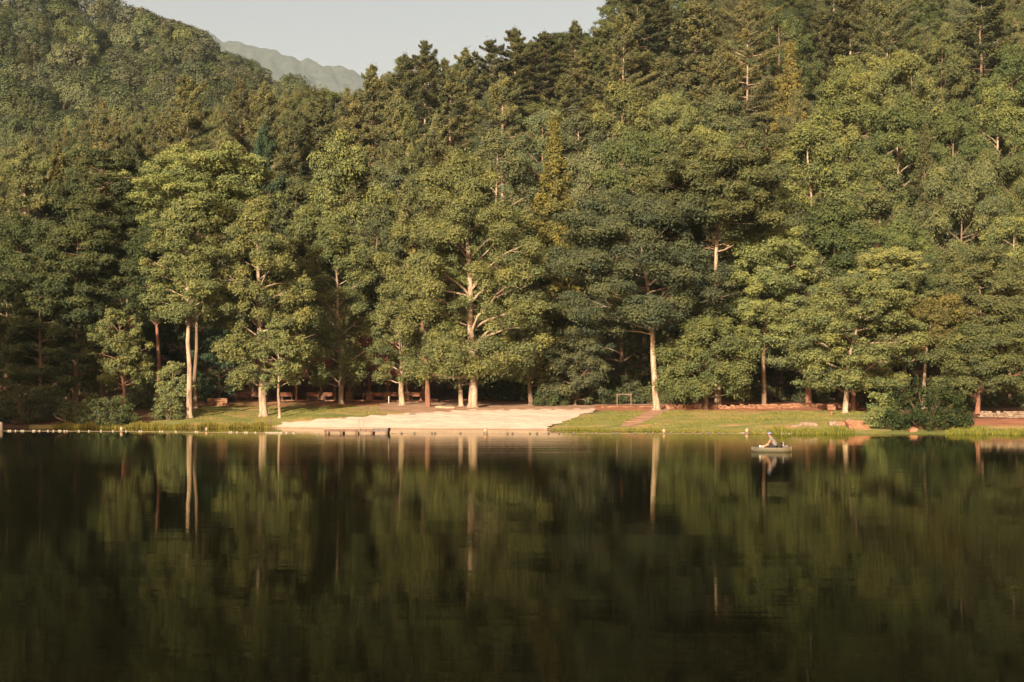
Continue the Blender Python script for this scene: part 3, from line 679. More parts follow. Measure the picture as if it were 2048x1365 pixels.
# trees too many and too far to single out, and those hidden deep in the wood: one mass
def far_crown(seed, n, leaf, cone=False):
    r = np.random.default_rng(seed)
    if cone:
        t = r.random(n)**.8; a = r.uniform(0, 2*pi, n); rad = .5*(1-t)**.7*r.uniform(.3, 1.05, n)
        C = np.stack([np.cos(a)*rad, np.sin(a)*rad, .25+.75*t], 1); Nn = np.stack([np.cos(a)*.6, np.sin(a)*.6, np.full(n, .6)], 1)+r.normal(0, .5, (n, 3))
        return C, Nn, np.clip(r.normal(.45, .2, n), 0, 1)
    k = 60; cc = r.normal(size=(k, 3)); cc /= np.linalg.norm(cc, axis=1, keepdims=True); cc[:, 2] = np.abs(cc[:, 2])*r.choice([1, 1, 1, 1, -.5], k)
    i = r.integers(0, k, n); d = sphere_dirs(n, r); rad = r.uniform(.82, 1.0, k)
    C = cc[i]*rad[i][:, None]*[.43, .43, .40]+d*.115*r.uniform(.6, 1.1, (n, 1)); C[:, 2] += .5
    return C, d*.8+cc[i]*.7+[0, 0, .25]+r.normal(0, .4, (n, 3)), np.clip(.45+.2*r.normal(size=k)[i]+.18*r.normal(size=n), 0, 1)
FC = [far_crown(i, 2200, 1) for i in range(5)]; FP = [far_crown(9+i, 1600, 1, True) for i in range(2)]
VD = []
for i in range(4):
    c, nn, tn = far_crown(50+i, 5200, 1); h0, w0 = 16, 11
    V, Q = leaf_quads(c*[w0, w0, h0], nn, .5, np.random.default_rng(i), .7)
    VD.append((h0, w0)+meshes('hill_%d' % i, (tube(np.array([[0, 0, 0], [0, 0, 6], [0, 0, 12.]]), np.array([.3, .22, .08]), 6), (V, Q, tn)), 'bark', 'leaf'))
front = [t for t in spec if t['front']]
rest = [t for t in spec if not t['front'] and t['vis'] >= 4]
bl = sorted([t for t in rest if not t['pine']], key=lambda t: t['D'])
pn = sorted([t for t in rest if t['pine']], key=lambda t: t['D'])
ind = bl[:268]+pn[:280]
keep = set(id(t) for t in ind)
others = [t for t in spec if not t['front'] and id(t) not in keep and (t['vis'] >= 1 or t['D'] < 420)]
print('TREES front', len(front), 'broad', len(bl), 'pine', len(pn), 'others', len(others))
cols = {}
for t in ind:
    t['lm'] = int(np.argmin(np.abs(LX-t['px']))); cols.setdefault((t['lm'], bool(t['pine'])), []).append(t)
for (lm, p), ts in cols.items():
    ts.sort(key=lambda t: -t['top'])
    for i, t in enumerate(ts):
        kind = ('hemlock' if t['pine'] == 'h' else 'pine') if p else 'broadleaf tree'
        hill = 'hazy ' if t['D'] > 420 else ''
        what = 'conifer' if p else 'broadleaf'
        lo = '%s%s %s above %s, %s %s uphill' % (hill, CNAME[t['col']], kind, LAND[lm][1], ordinal(i+1), what)
        t['label'] = lo

for t in front:
    D = t['D']; h = zat(t['top'], D)-t['loc'][2]; w = t['w']*D/F; base = max(.4, zat(t['cb'], D)-t['loc'][2]); lean = t['lean']*D/F
    sd = int(t['px'])*7+int(D)
    if t['pine']:
        g = pine(sd, h, w, base, t['tr'], (lean, .5), 1.25, 5, .34, 34)
        tm, cm = meshes('front_pine', g, t['bark'], 'needle')
    else:
        big = w > 11
        nl = int(np.clip(10+h*.95+w*.5, 12, 46))
        g = broadleaf(sd, h, w, base, t['tr'], (lean, random.uniform(-1, 1)), nl, .215, 560, .8 if t['style'] != 'oak' else .62, max(.46, w*(.073 if big else .095)), t['style'], 8 if big else 6, .6)
        tm, cm = meshes('front_tree', g, t['bark'], 'leaf')
    e = plant(t['name'], t['loc'], tm, cm, PAL[t['col']], None)
    tag(e, t['label'], 'tree', 'trees along the lake shore')
    if t['px'] == 1436:
        rd_ = np.random.default_rng(5)
        for q in range(7):
            z0 = zat(505-q*4, D)-t['loc'][2]; sd_ = -1 if q % 3 else 1; Ld = rd_.uniform(.9, 2.0)
            mb = MB(); P0 = np.array([-.25, -.3, z0]); P1 = P0+[sd_*Ld*.5, -.5, Ld*.12]; P2 = P0+[sd_*Ld, -.7, Ld*rd_.uniform(-.1, .5)]
            mb.tube([P0, P1, P2], [.09, .06, .02], 6); mb.tube([P1, P1+[sd_*.4, -.2, .5]], [.04, .012], 5); mb.build('dead_limb', M['log'], e)
for n, t in enumerate(ind):
    D = t['D']; h = zat(t['top'], D)-t['loc'][2]; w = max(t['w']*D/F, h*(.42 if not t['pine'] else .3))
    if t.get('open'):
        g = pine(int(t['px']), h, w, h*.2, .32, (0, 0), 1.2, 6, .36, 30, openf=True); tm, cm = meshes('open_pine', g, 'bark_pale', 'needle')
        e = plant(t['name'], t['loc'], tm, cm, PAL[t['col']], None); tag(e, t['label'], 'tree', 'conifers on the wooded slope'); continue
    if t['pine'] == 'h': var = VH[n % 2]
    elif t['pine']: var = VP[rf.integers(len(VP))]
    elif D > 400: var = VD[rf.integers(len(VD))]
    else: var = VB[rf.integers(len(VB))]
    s = (w/var[1], w/var[1], h/var[0])
    kc = (.82, .86, .92) if D > 400 else ((.84, .87, .86) if not t['pine'] else (.94, .95, .95))     # leaf colours darkened for shadow depth on the slope, cooler on the far hill
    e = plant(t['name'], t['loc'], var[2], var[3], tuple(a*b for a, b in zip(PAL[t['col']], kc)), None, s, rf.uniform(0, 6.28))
    tag(e, t['label'], 'tree', ('conifers' if t['pine'] else 'broadleaf trees')+(' on the far left hill' if D > 420 else ' on the wooded slope'))

by_col = {}
for t in others:
    c, nn, tn = (FP[rf.integers(2)] if t['pine'] else FC[rf.integers(5)])
    D = t['D']; h = zat(t['top'], D)-t['loc'][2]; w = t['w']*D/F*1.05
    if t['vis'] < 1 and D >= 230: c, nn, tn = c[:550], nn[:550], tn[:550]
    a = rf.uniform(0, 6.28); R = np.array([[cos(a), -sin(a), 0], [sin(a), cos(a), 0], [0, 0, 1]])
    C = (c@R.T)*[w, w, h]+np.array(t['loc'])
    V, Q = leaf_quads(C, nn@R.T, .8 if t['vis'] >= 1 else (.6 if D < 230 else 1.1), rf, .7 if not t['pine'] else .35)
    by_col.setdefault('all', []).append((V, Q, np.clip(tn+{'L': .3, 'G': .2, 'W': .25, 'K': -.25, 'D': -.1, 'Q': -.15}.get(t['col'], 0)+rf.normal(0, .08), 0, 1)))
n = 0; VV = []; QQ = []; TT = []
for V, Q, T in by_col['all']:
    VV.append(V); QQ.append(Q+n); TT.append(T); n += len(V)
me = quad_mesh('far_woods', np.concatenate(VV), np.concatenate(QQ), np.concatenate(TT)); me.materials.append(M['leaf'])
o = link('far_woods', me); o.color = (.076, .088, .068, 1)
tag(o, 'hazy mass of tree crowns high on the hillsides behind the singled-out trees', 'woods', kind='stuff')

# low saplings and brush covering the forest floor
UV = []; UN = []; UT = []
ru = np.random.default_rng(77)
Dc = 174.0
while Dc < 430:
    X = np.arange((-420-1024)/F*Dc, (2620-1024)/F*Dc, 4.6); X = X+ru.uniform(-2, 2, len(X)); Yd = Dc+ru.uniform(-2.2, 2.2, len(X)); Z = ground(X, Yd)
    PX = 1024+F*X/Yd
    for x, y, z, p in zip(X, Yd, Z, PX):
        if y < 188 and 440 < p < 905: continue
        rad = ru.uniform(1.6, 2.9); n = int(95*(200/Dc)**.7)
        if ru.random() < .12 or z > 115: continue
        d = sphere_dirs(n, ru)
        UV.append(np.array([x, y, z+rad*.75])+d*ru.uniform(.5, 1.05, (n, 1))*[rad, rad, rad*ru.uniform(.8, 1.5)]); UN.append(d+[0, 0, .3]+ru.normal(0, .5, (n, 3))); UT.append(np.clip(.35+ru.normal(0, .18)+ru.normal(0, .18, n), 0, 1))
    Dc += 4.6
V, Q = leaf_quads(np.concatenate(UV), np.concatenate(UN), .72, ru, .65)
me = quad_mesh('undergrowth', V, Q, np.concatenate(UT)); me.materials.append(M['leaf'])
o = link('undergrowth', me); o.color = (.055, .066, .025, 1)
tag(o, 'dark leafy undergrowth filling the gaps between the trunks', 'undergrowth', kind='stuff')

# shade trees further along the left bank, outside the frame
for i, (x, y, h) in enumerate([(-69, 84, 33), (-77, 78, 34), (-64, 92, 26), (-85, 90, 33), (-74, 96, 31), (-93, 82, 34), (-101, 94, 34)]):
    var = VB[i % len(VB)]
    e = plant('broadleaf_tree', (x, y, gz(x, y)-.1), var[2], var[3], PAL['K'], None, (12.5/var[1], 12.5/var[1], h/var[0]), i*1.3)
    tag(e, ['tall dark tree at the water on the near left bank', 'wide dark tree second along the near left bank', 'shortest dark tree at the tip of the near left bank', 'dark tree set back from the near left bank', 'dark tree in the middle of the left bank grove', 'dark tree at the outer end of the left bank grove', 'dark tree farthest back in the left bank grove'][i], 'tree', 'trees on the near left bank')

# ------------------------------------------------------------------ shrubs and reeds
BUSHES = [  # px, D, width px, height px, colour, label, leaf count scale
 (1850, 122, 195, 116, 'R', 'big dark bush overhanging the water right of the stone steps'),
 (1762, 123, 66, 100, 'L', 'light green bush against the left side of the big dark bush'),
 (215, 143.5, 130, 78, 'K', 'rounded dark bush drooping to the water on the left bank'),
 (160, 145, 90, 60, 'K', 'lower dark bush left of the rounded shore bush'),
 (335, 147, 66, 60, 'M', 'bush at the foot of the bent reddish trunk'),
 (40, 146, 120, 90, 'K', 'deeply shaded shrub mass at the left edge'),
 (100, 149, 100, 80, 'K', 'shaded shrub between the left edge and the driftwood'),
 (1105, 166, 80, 60, 'K', 'dark shrub behind the top of the beach, below the yellow hemlock'),
 (1150, 168, 80, 66, 'K', 'dark shrub right of the reddish bank behind the beach'),
 (1225, 167, 60, 42, 'K', 'low shrub between the white marker post and the wooden frame'),
 (1262, 168, 70, 56, 'B', 'shrub directly behind the wooden frame'),
 (1298, 168, 56, 48, 'M', 'shrub touching the forked oak trunk on its left'),
 (1350, 164, 60, 50, 'K', 'dark shrub right of the forked oak trunk'),
 (1540, 166, 80, 60, 'D', 'brownish shrub above the wall, left of the kayak angler'),
 (1640, 160, 60, 44, 'B', 'shrub at the end of the retaining wall behind the grill'),
 (1605, 162, 44, 40, 'K', 'small dark shrub behind the wall above the kayak'),
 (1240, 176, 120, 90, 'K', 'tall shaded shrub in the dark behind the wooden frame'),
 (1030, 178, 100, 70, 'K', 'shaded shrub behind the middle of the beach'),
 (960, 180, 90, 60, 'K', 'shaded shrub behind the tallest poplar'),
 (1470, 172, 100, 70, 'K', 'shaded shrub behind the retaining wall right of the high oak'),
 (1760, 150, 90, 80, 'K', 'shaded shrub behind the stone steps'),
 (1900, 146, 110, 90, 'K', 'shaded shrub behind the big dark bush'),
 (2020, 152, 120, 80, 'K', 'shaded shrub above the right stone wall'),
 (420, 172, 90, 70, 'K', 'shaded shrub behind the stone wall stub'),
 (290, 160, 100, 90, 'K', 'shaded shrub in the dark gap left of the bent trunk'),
]
for i, (px, D, w, h, c, lab) in enumerate(BUSHES):
    x, y, z = at(px, D)
    W = w*D/F; Hh = h*D/F
    vol = W*Hh
    g = bush_mesh(400+i, W*.92, max(2.2, W*.7), Hh*.9, .2, 250, int(np.clip(vol*6, 40, 300)), .5 if Hh > 2.5 else .4)
    tm, cm = meshes('bush', g, 'bark', 'leaf')
    e = plant('shrub', (x, y, z-.05), tm, cm, PAL[c], None, pn=('stem', 'foliage'))
    tag(e, lab, 'bush', 'shrubs under the trees')

def blades(name, spots, label, col, hgt=(.22, .62)):
    r = np.random.default_rng(len(spots)); X = np.array([s[0] for s in spots]); Y = np.array([s[1] for s in spots]); Z = np.array([s[2] for s in spots])
    n = len(X); h = r.uniform(hgt[0], hgt[1], n); a = r.uniform(0, pi, n); w = .035
    h = h*(.75+.35*np.sin(X*1.9)*np.sin(X*.73+1)); ln = r.normal(0, .28, (n, 2))*h[:, None]
    dx = np.cos(a)*w; dy = np.sin(a)*w
    V = np.stack([np.stack([X-dx, Y-dy, Z], 1), np.stack([X+dx, Y+dy, Z], 1), np.stack([X+dx*.3+ln[:, 0], Y+dy*.3+ln[:, 1], Z+h], 1), np.stack([X-dx*.3+ln[:, 0], Y-dy*.3+ln[:, 1], Z+h], 1)], 1).reshape(-1, 3)
    me = quad_mesh(name, V, np.arange(4*n).reshape(n, 4), r.uniform(0, 1, n)); me.materials.append(M['reed'])
    o = link(name, me); o.color = (*col, 1)
    return tag(o, label, 'grass', kind='stuff')
def reed_spots(p0, p1, n, d0=-.5, d1=1.6):
    out = []
    P = rng.uniform(p0, p1, n); d = rng.uniform(d0, d1, n)
    keep = rng.random(n) < np.clip(np.minimum(P-p0, p1-P)/40+.08, 0, 1)*np.where((P > 1706) & (P < 1750), .0, 1)
    keep &= (np.sin(P*.11)+np.sin(P*.043+1)+rng.normal(0, .8, n)) > -1.2
    P = P[keep]; d = d[keep]
    Y = shore(P)+d; X = (P-1024)/F*Y; Z = np.maximum(ground(X, Y), -.35)
    return list(zip(X, Y, Z))
blades('grass', reed_spots(100, 556, 6500), 'tall marsh grass along the left shore below the lawn', (.105, .105, .030))
blades('grass', reed_spots(1530, 1755, 4500)+reed_spots(1890, 2140, 4500), 'bright green marsh grass along the right shore', (.095, .112, .03), (.2, .6))
blades('grass', reed_spots(1100, 1540, 4000, -.2, .9), 'short fringe of grass at the waterline right of the beach', (.10, .11, .032), (.10, .28))
# mown lawn tufts
sp = []
for p0, p1, n in ((390, 760, 22000), (1110, 1740, 40000), (1950, 2130, 6000)):
    P = rng.uniform(p0, p1, n); d = rng.uniform(1, 26, n)
    Y = shore(P)+d; X = (P-1024)/F*Y; Z = ground(X, Y)+.03; row = HZ+(CAMZ-Z)*F/Y
    k = (in_poly(P, row, LAWN_L) | in_poly(P, row, LAWN_R)) & ~in_poly(P, row, SAND) & ~in_poly(P, row, PATH)
    k &= (np.sin(X*.5+Y*.8)+np.sin(X*.23-Y*.4)+rng.normal(0, .9, n)) > 0
    sp += list(zip(X[k], Y[k], Z[k]))
blades('grass', sp, 'short tufts of grass scattered over the banks', (.105, .118, .042), (.05, .12))

# ------------------------------------------------------------------ picnic shelter
SD = 172.5
xl = (462-1024)/F*SD; xr = (884-1024)/F*SD; zf = gz((670-1024)/F*SD, SD)+.12
SW = xr-xl; DP = 10.5
sh = empty('picnic_shelter', (xl, SD, zf)); tag(sh, 'long open picnic shelter with a red-brown hipped roof on timber posts and stone piers', 'shelter')
mb = MB(); mb.box((SW/2, DP/2, -.35), (SW-1.0, DP-.8, .7)); mb.build('floor_slab', M['stone_red'], sh)
EZ = 2.95; RZ = 8.1; ov = .4
def roof_pt(u, v): return u
mb = MB()
rows = 13
e0 = np.array([(-ov, -ov), (SW+ov, -ov), (SW+ov, DP+ov), (-ov, DP+ov)], float)
r0 = np.array([(6.2, DP/2), (SW-6.2, DP/2), (SW-6.2, DP/2), (6.2, DP/2)], float)
for k in range(rows):      # each course of shingles laps the one below
    a = k/rows; b = (k+1)/rows
    lo = e0*(1-a)+r0*a; hi = e0*(1-b)+r0*b; zl = EZ+(RZ-EZ)*a+.05; zh = EZ+(RZ-EZ)*b
    vs = [(p[0], p[1], zl) for p in lo]+[(p[0], p[1], zh) for p in hi]+[(p[0], p[1], zl-.07) for p in lo]
    mb.add(vs, [(0, 1, 5, 4), (1, 2, 6, 5), (2, 3, 7, 6), (3, 0, 4, 7), (8, 9, 1, 0), (9, 10, 2, 1), (10, 11, 3, 2), (11, 8, 0, 3)])
vs = [(p[0], p[1], EZ-.06) for p in e0]+[(p[0], p[1], RZ-.12) for p in r0]
mb.add(vs, [(0, 4, 5, 1), (1, 5, 6, 2), (2, 6, 7, 3), (3, 7, 4, 0)])
rf_o = mb.build('roof', M['roof'], sh)
mb = MB(); mb.box((SW/2, -ov-.04, EZ-.04), (SW+2*ov, .06, .22)); mb.box((SW/2, DP+ov+.04, EZ-.04), (SW+2*ov, .06, .22)); mb.box((-ov-.04, DP/2, EZ-.04), (.06, DP+2*ov, .22)); mb.box((SW+ov+.04, DP/2, EZ-.04), (.06, DP+2*ov, .22))
mb.build('fascia', M['wood_red'], rf_o)
mb = MB(); mb.box((SW/2, .35, 2.62), (SW-.8, .22, .3)); mb.build('front_beam', M['wood_dark'], sh)
mb = MB(); mb.box((SW/2, DP-.35, 2.62), (SW-.8, .22, .3)); mb.build('rear_beam', M['wood_dark'], sh)
posts = [500, 555, 592, 641, 669, 698, 738, 775, 813, 847]
piers = {500, 641, 738, 775, 813, 847, 698}
for p in posts:
    x = (p-1024)/F*SD-xl
    mb = MB(); mb.box((x, .35, 1.23), (.26, .26, 2.46)); 
    for s in (-1, 1):
        mb.tube([(x+s*.1, .35, 1.75), (x+s*.85, .35, 2.48)], .07, 4)
    mb.build('post', M['wood_red'], sh)
    if p in piers:
        mb = MB()
        for j in range(5):
            for q in range(2):
                mb.box((x+(q-.5)*.38+random.uniform(-.03, .03), .33+random.uniform(-.03, .03), .1+j*.2), (.40, .74, .19), 0, .025)
        mb.build('stone_pier', M['stone_red'], sh, bevel=.03)
for i in range(9):
    mb = MB(); mb.box((.8+i*(SW-1.6)/8, DP-.35, 1.23), (.26, .26, 2.46)); mb.build('post', M['wood_dark'], sh)
mb = MB(); mb.box((SW/2, DP-.1, .95), (SW-1.4, .12, 1.5)); mb.build('back_wall', M['wood_dark'], sh)

# benches under the eave
bp = None
def make_bench():
    e = empty('park_bench')
    mb = MB()
    for j in range(3): mb.box((0, -.15+j*.15, .45), (1.5, .12, .04))
    mb.build('seat', M['wood_red'], e)
    mb = MB()
    for j in range(3): mb.box((0, .28, .58+j*.15), (1.5, .04, .12))
    mb.build('backrest', M['wood_red'], e)
    for s in (-.6, .6):
        mb = MB(); mb.box((s, -.16, .215), (.07, .07, .43)); mb.box((s, .33, .48), (.06, .06, .96)); mb.box((s, .08, .4), (.06, .5, .06)); mb.build('leg', M['wood_dark'], e)
    return e
def copy_tree(o, parent=None):
    c = o.copy(); COL.objects.link(c)
    if parent is not None: c.parent = parent
    for ch in list(o.children): copy_tree(ch, c)
    return c
blab = ['bench left of the leftmost stone pier of the shelter', 'bench right of the leftmost stone pier, behind the thick lawn trunk', 'shaded bench behind the slender sapling', 'bench left of the pier behind the dock ladder', 'bench right of the pier behind the dock ladder',
        'bench between the two stone piers right of the dock', 'bench behind the short tree trunk in front of the shelter', 'bench left of the last stone pier at the right end of the shelter']
for i, p in enumerate([486, 516, 574, 626, 660, 757, 792, 834]):
    e = make_bench() if bp is None else copy_tree(bp)
    bp = bp or e
    e.location = ((p-1024)/F*172.2, 172.15, zf-.02 if p < 840 else zf); e.rotation_euler = (0, 0, random.uniform(-.05, .05)+pi)
    tag(e, blab[i], 'bench', 'wooden benches along the shelter front')
pt = empty('picnic_table', ((716-1024)/F*175, 175, zf)); tag(pt, 'reddish picnic table inside the shelter left of the wide stone pier', 'table')
mb = MB(); [mb.box((0, -.32+.16*j, .74), (1.8, .14, .04)) for j in range(5)]; mb.build('tabletop', M['wood_red'], pt)
for s in (-1, 1):
    mb = MB(); mb.box((0, s*.75, .45), (1.8, .28, .04)); mb.build('seat', M['wood_red'], pt)
    mb = MB(); mb.box((s*.65, 0, .42), (.08, 1.5, .08)); mb.tube([(s*.65, -.5, .0), (s*.65, -.15, .72)], .05, 4); mb.tube([(s*.65, .5, 0), (s*.65, .15, .72)], .05, 4); mb.build('leg', M['wood_red'], pt)

# ------------------------------------------------------------------ stone work on the banks
def wall_run(name, pts, hgt, thick, mat, label, stone=(.36, .14), parts=True, cat_='wall'):
    """dry-stone wall along ground points"""
    mb = MB(); P = np.array(pts, float); seg = np.linalg.norm(np.diff(P, axis=0), axis=1); tot = seg.sum(); cum = np.concatenate([[0], np.cumsum(seg)])
    rowsn = max(1, int(round(hgt/stone[1])))
    for j in range(rowsn):
        s = -random.uniform(0, .4)
        while s < tot:
            L = stone[0]*random.uniform(.6, 1.5); c = min(max(s+L/2, 0), tot)
            x = np.interp(c, cum, P[:, 0]); y = np.interp(c, cum, P[:, 1]); k = min(int(np.searchsorted(cum, c)), len(P)-1); k = max(k, 1)
            a = math.atan2(P[k][1]-P[k-1][1], P[k][0]-P[k-1][0])
            if not (j == rowsn-1 and random.random() < .14):
                mb.box((x, y+random.uniform(-.04, .04), gz(x, y)-.05+hgt/rowsn*(j+.5)), (L*.97, thick*random.uniform(.85, 1.1), hgt/rowsn*random.uniform(.85, 1.0)), a, .03)
            s += L
    o = mb.build(name, mat, bevel=.03)
    return tag(o, label, cat_)
def gp(px, py):
    D = depth_of(px, py); return ((px-1024)/F*D, D)
wall_run('retaining_wall', [gp(1335, 819), gp(1440, 820), gp(1560, 818.5), gp(1640, 817), gp(1735, 815)], .55, .5, M['stone_red'], 'low reddish stone retaining wall along the back of the right lawn')
wall_run('stone_kerb', [gp(1205, 816.5), gp(1260, 816.5), gp(1318, 815.5)], .22, .35, M['stone_red'], 'low line of stones under the wooden frame', cat_='kerb')
wall_run('stone_wall', [gp(1962, 834), gp(2010, 835), gp(2060, 836), (gp(2060, 836)[0]+3, gp(2060, 836)[1])], .62, .5, M['stone_pale'], 'pale dry-stone wall at the right edge above the marsh grass')
wall_run('stone_wall', [gp(419, 813), gp(455, 813)], .95, .7, M['stone_red'], 'short reddish stone wall stub left of the shelter', (.4, .2))
def rock(px, py, w, d, h, mat, label, name='rock', seed=0):
    D = depth_of(px, py); x = (px-1024)/F*D; r = np.random.default_rng(seed)
    mb = MB(); n = 10
    prof = [(.46, -.1), (.52, .15), (.49, .6), (.4, .9), (.2, 1.0)]
    vs = []; fs = []
    for q, zz in prof:
        for i in range(n):
            a = 2*pi*i/n; k = 1+r.normal(0, .09); sq = 1/max(abs(cos(a)), abs(sin(a)))**.6
            vs.append((cos(a)*q*w*k*sq*.9, sin(a)*q*d*k*sq*.9, zz*h*(1+r.normal(0, .05))))
    for j in range(4):
        for i in range(n): fs.append((j*n+i, j*n+(i+1) % n, (j+1)*n+(i+1) % n, (j+1)*n+i))
    fs.append(tuple(4*n+i for i in range(n)))
    mb.add(vs, fs); o = mb.build(name, mat, None, (x, D, gz(x, D)))
    return tag(o, label, 'rock', 'stones along the right shore')
rock(1617, 853, 1.9, .9, .36, M['stone_pale'], 'long low pale rock in the grass above the kayak stern', seed=1)
rock(1590, 855, 1.1, .6, .2, M['stone_pale'], 'small flat rock half hidden in grass left of the long rock', seed=2)
rock(1667, 853, 1.0, .8, .48, M['stone_pale'], 'rough pale rock left of the squared block', seed=3)
rock(1684, 853, .85, .8, .42, M['stone_red'], 'brown rock touching the squared block', seed=4)
rock(1700, 853, .66, .6, .62, M['stone_pale'], 'squared pale block at the left side of the stone steps', seed=5)
rock(1750, 855, .5, .7, .78, M['stone_pale'], 'upright pale stone at the right side of the stone steps', seed=6)
rock(1826, 865, .8, .6, .4, M['stone_red'], 'reddish boulder under the big bush at the waterline', seed=7)
x0, y0 = gp(1726, 862)
st = empty('stone_steps', (x0, y0, 0)); tag(st, 'flight of reddish stone steps down to the water beside the big bush', 'steps')
for j in range(7):
    mb = MB(); mb.box((random.uniform(-.05, .05), j*.42, -.05+j*.165), (1.75, .5, .18), 0, .025); mb.box((0, j*.42+.35, -.2+j*.165), (1.6, .5, .2)); mb.build('step', M['stone_red'], st, bevel=.02)
ls = empty('path_steps', (0, 0, 0)); tag(ls, 'row of worn plank steps in the reddish path on the grass bank', 'steps')
for j in range(7):
    f = j/6; px = 1255+f*58; py = 850-f*27; X, Y = gp(px, py)
    mb = MB(); mb.box((X, Y, gz(X, Y)+.06), (1.45, .2, .07), .06, .03); mb.build('step', M['stone_red'], ls, bevel=.015)

# log, planks, stump pieces
def log(px, py, L, r, rz, mat, name, label, cat_):
    D = depth_of(px, py); x = (px-1024)/F*D; z = gz(x, D)+r*.85
    mb = MB(); s = np.linspace(-L/2, L/2, 7)
    mb.tube([(q*cos(rz), q*sin(rz), random.uniform(-.02, .02)-q*.05) for q in s], [r*random.uniform(.9, 1.06)*(1-.12*(i/6)) for i in range(7)], 10)
    o = mb.build(name, mat, None, (x, D, z)); return tag(o, label, cat_)
log(890, 818, 2.15, .16, -.1, M['log'], 'log', 'bare pale log lying on the dirt above the beach', 'log')
log(285, 846, .9, .07, 0, M['wood_red'], 'log', 'short reddish log in the shade left of the white-trunked tree', 'log')
rockx, rocky = gp(943, 822)
mb = MB(); mb.box((0, 0, .1), (1.0, .5, .14), 0, .04); o = mb.build('stone_slab', M['stone_pale'], None, (rockx, rocky, gz(rockx, rocky)), bevel=.03); tag(o, 'flat pale stone slab at the foot of the tallest poplar', 'stone')
def post(px, py, w, h, mat, label, name='post', cap=True):
    D = depth_of(px, py) if py else 140; x = (px-1024)/F*D
    mb = MB(); mb.lathe([(w*.5, -.3), (w*.5, h*.93), (w*.4, h*.98), (w*.12, h)], n=10)
    o = mb.build(name, mat, None, (x, D, gz(x, D))); return tag(o, label, 'post')
post(1207, 809, .34, .78, M['white'], 'short white marker post in front of the dark shrubs', 'marker_post')
post(541, 849, .16, .62, M['wood'], 'short wooden stake at the left tip of the sand', 'wooden_stake')
post(777.5, 808, .07, .9, M['white'], 'thin white pole beside a stone pier of the shelter', 'marker_pole')
mb = MB(); mb.lathe([(.2, -.8), (.2, .62), (.17, .7), (.04, .72)], n=12); o = mb.build('marker_post', M['white'], None, ((1-1024)/F*134, 134, 0)); tag(o, 'white post standing in the water at the left edge', 'post')
# open wooden frame
X, Y = gp(1248, 815.5); fr = empty('wooden_frame', (X, Y, gz(X, Y))); tag(fr, 'open brown wooden frame of two posts and a crossbar before the shrubs', 'frame')
for s in (-.78, .78):
    mb = MB(); mb.box((s, 0, .73), (.11, .11, 1.6)); mb.build('post', M['wood'], fr)
mb = MB(); mb.box((0, 0, 1.47), (1.75, .08, .10)); mb.build('crossbar', M['wood'], fr)
# park grill
X, Y = gp(1662, 831); gr = empty('park_grill', (X, Y, gz(X, Y))); tag(gr, 'rusty box-shaped park grill on a single post, on the lawn by the oaks', 'grill')
mb = MB(); mb.box((0, 0, .2), (.16, .16, .6)); mb.build('post', M['wood_red'], gr)
mb = MB(); mb.box((.02, 0, .52), (.72, .55, .06)); mb.box((.02, .26, .78), (.72, .04, .5)); mb.box((-.33, 0, .72), (.04, .5, .36)); mb.box((.37, 0, .72), (.04, .5, .36)); mb.box((.02, -.26, .66), (.72, .04, .24)); mb.build('firebox', M['bark_red'], gr)
mb = MB(); [mb.tube([(-.3+j*.1, -.24, .84), (-.3+j*.1, .24, .84)], .012, 4) for j in range(7)]; mb.build('grate', M['steel'], gr)
# driftwood
X, Y = gp(118, 852); mb = MB()
for pts in ([(1.2, .2, 0), (.6, 0, .7), (.1, -.1, 1.15)], [(.6, 0, .7), (.2, .3, .95)], [(.9, .1, .35), (-.3, .1, .8), (-.6, .2, 1.2)], [(1.2, .2, .0), (1.1, .1, .6), (1.25, 0, 1.0)]):
    mb.tube(pts, [.055, .04, .015][:len(pts)] if len(pts) == 3 else [.04, .012], 6)
o = mb.build('driftwood', M['log'], None, (X, Y, gz(X, Y))); tag(o, 'bare pale driftwood branches sticking up at the left bank', 'driftwood')

# ------------------------------------------------------------------ swim dock
DD = 118.5; xa = (648-1024)/F*DD; xb = (776-1024)/F*DD; LW = xb-xa
dk = empty('swim_dock', (xa, DD, 0)); tag(dk, 'low wooden swim dock on posts with a metal ladder, off the beach', 'dock')
mb = MB()
for i in range(36): mb.box((LW*(i+.5)/36, 1.2, .44+random.uniform(-.004, .004)), (LW/36*.94, 2.4, .045))
mb.build('deck', M['wood_light'], dk)
mb = MB(); mb.box((LW*.377, -.03, .3), (LW*.75, .06, .24), 0, .006); mb.box((LW*.5, 2.4, .3), (LW, .06, .24)); mb.box((.03, 1.2, .3), (.06, 2.3, .24)); mb.box((LW-.03, 1.2, .3), (.06, 2.3, .24)); mb.build('fascia', M['wood'], dk)
mb = MB(); mb.box((LW*.876, -.045, .31), (LW*.245, .08, .27), 0, .01); o = mb.build('fascia_patch', M['wood_grey'], dk); o['label'] = 'dark board at the right end of the dock front'
for i in range(5):
    for yy_ in (.12, 2.2):
        mb = MB(); mb.box((.12+i*(LW-.24)/4, yy_, -.55), (.17, .17, 1.5)); mb.build('post', M['wood'], dk)
lx = (722-1024)/F*DD-xa
ld = empty('ladder', (lx, -.1, 0)); ld.parent = dk
for s in (-.22, .22):
    mb = MB(); mb.tube([(s-.1, .75, .46), (s-.1, .75, 1.05), (s-.06, .72, 1.2), (s, .55, 1.26), (s+.06, .25, 1.05), (s+.1, .0, .75), (s+.1, -.06, .4), (s+.1, -.06, -.9)], .022, 8); mb.build('rail', M['steel'], ld)
for z in (.22, -.06, -.35):
    mb = MB(); mb.tube([(-.12, -.06, z), (.32, -.06, z)], .018, 6); mb.build('rung', M['steel'], ld)

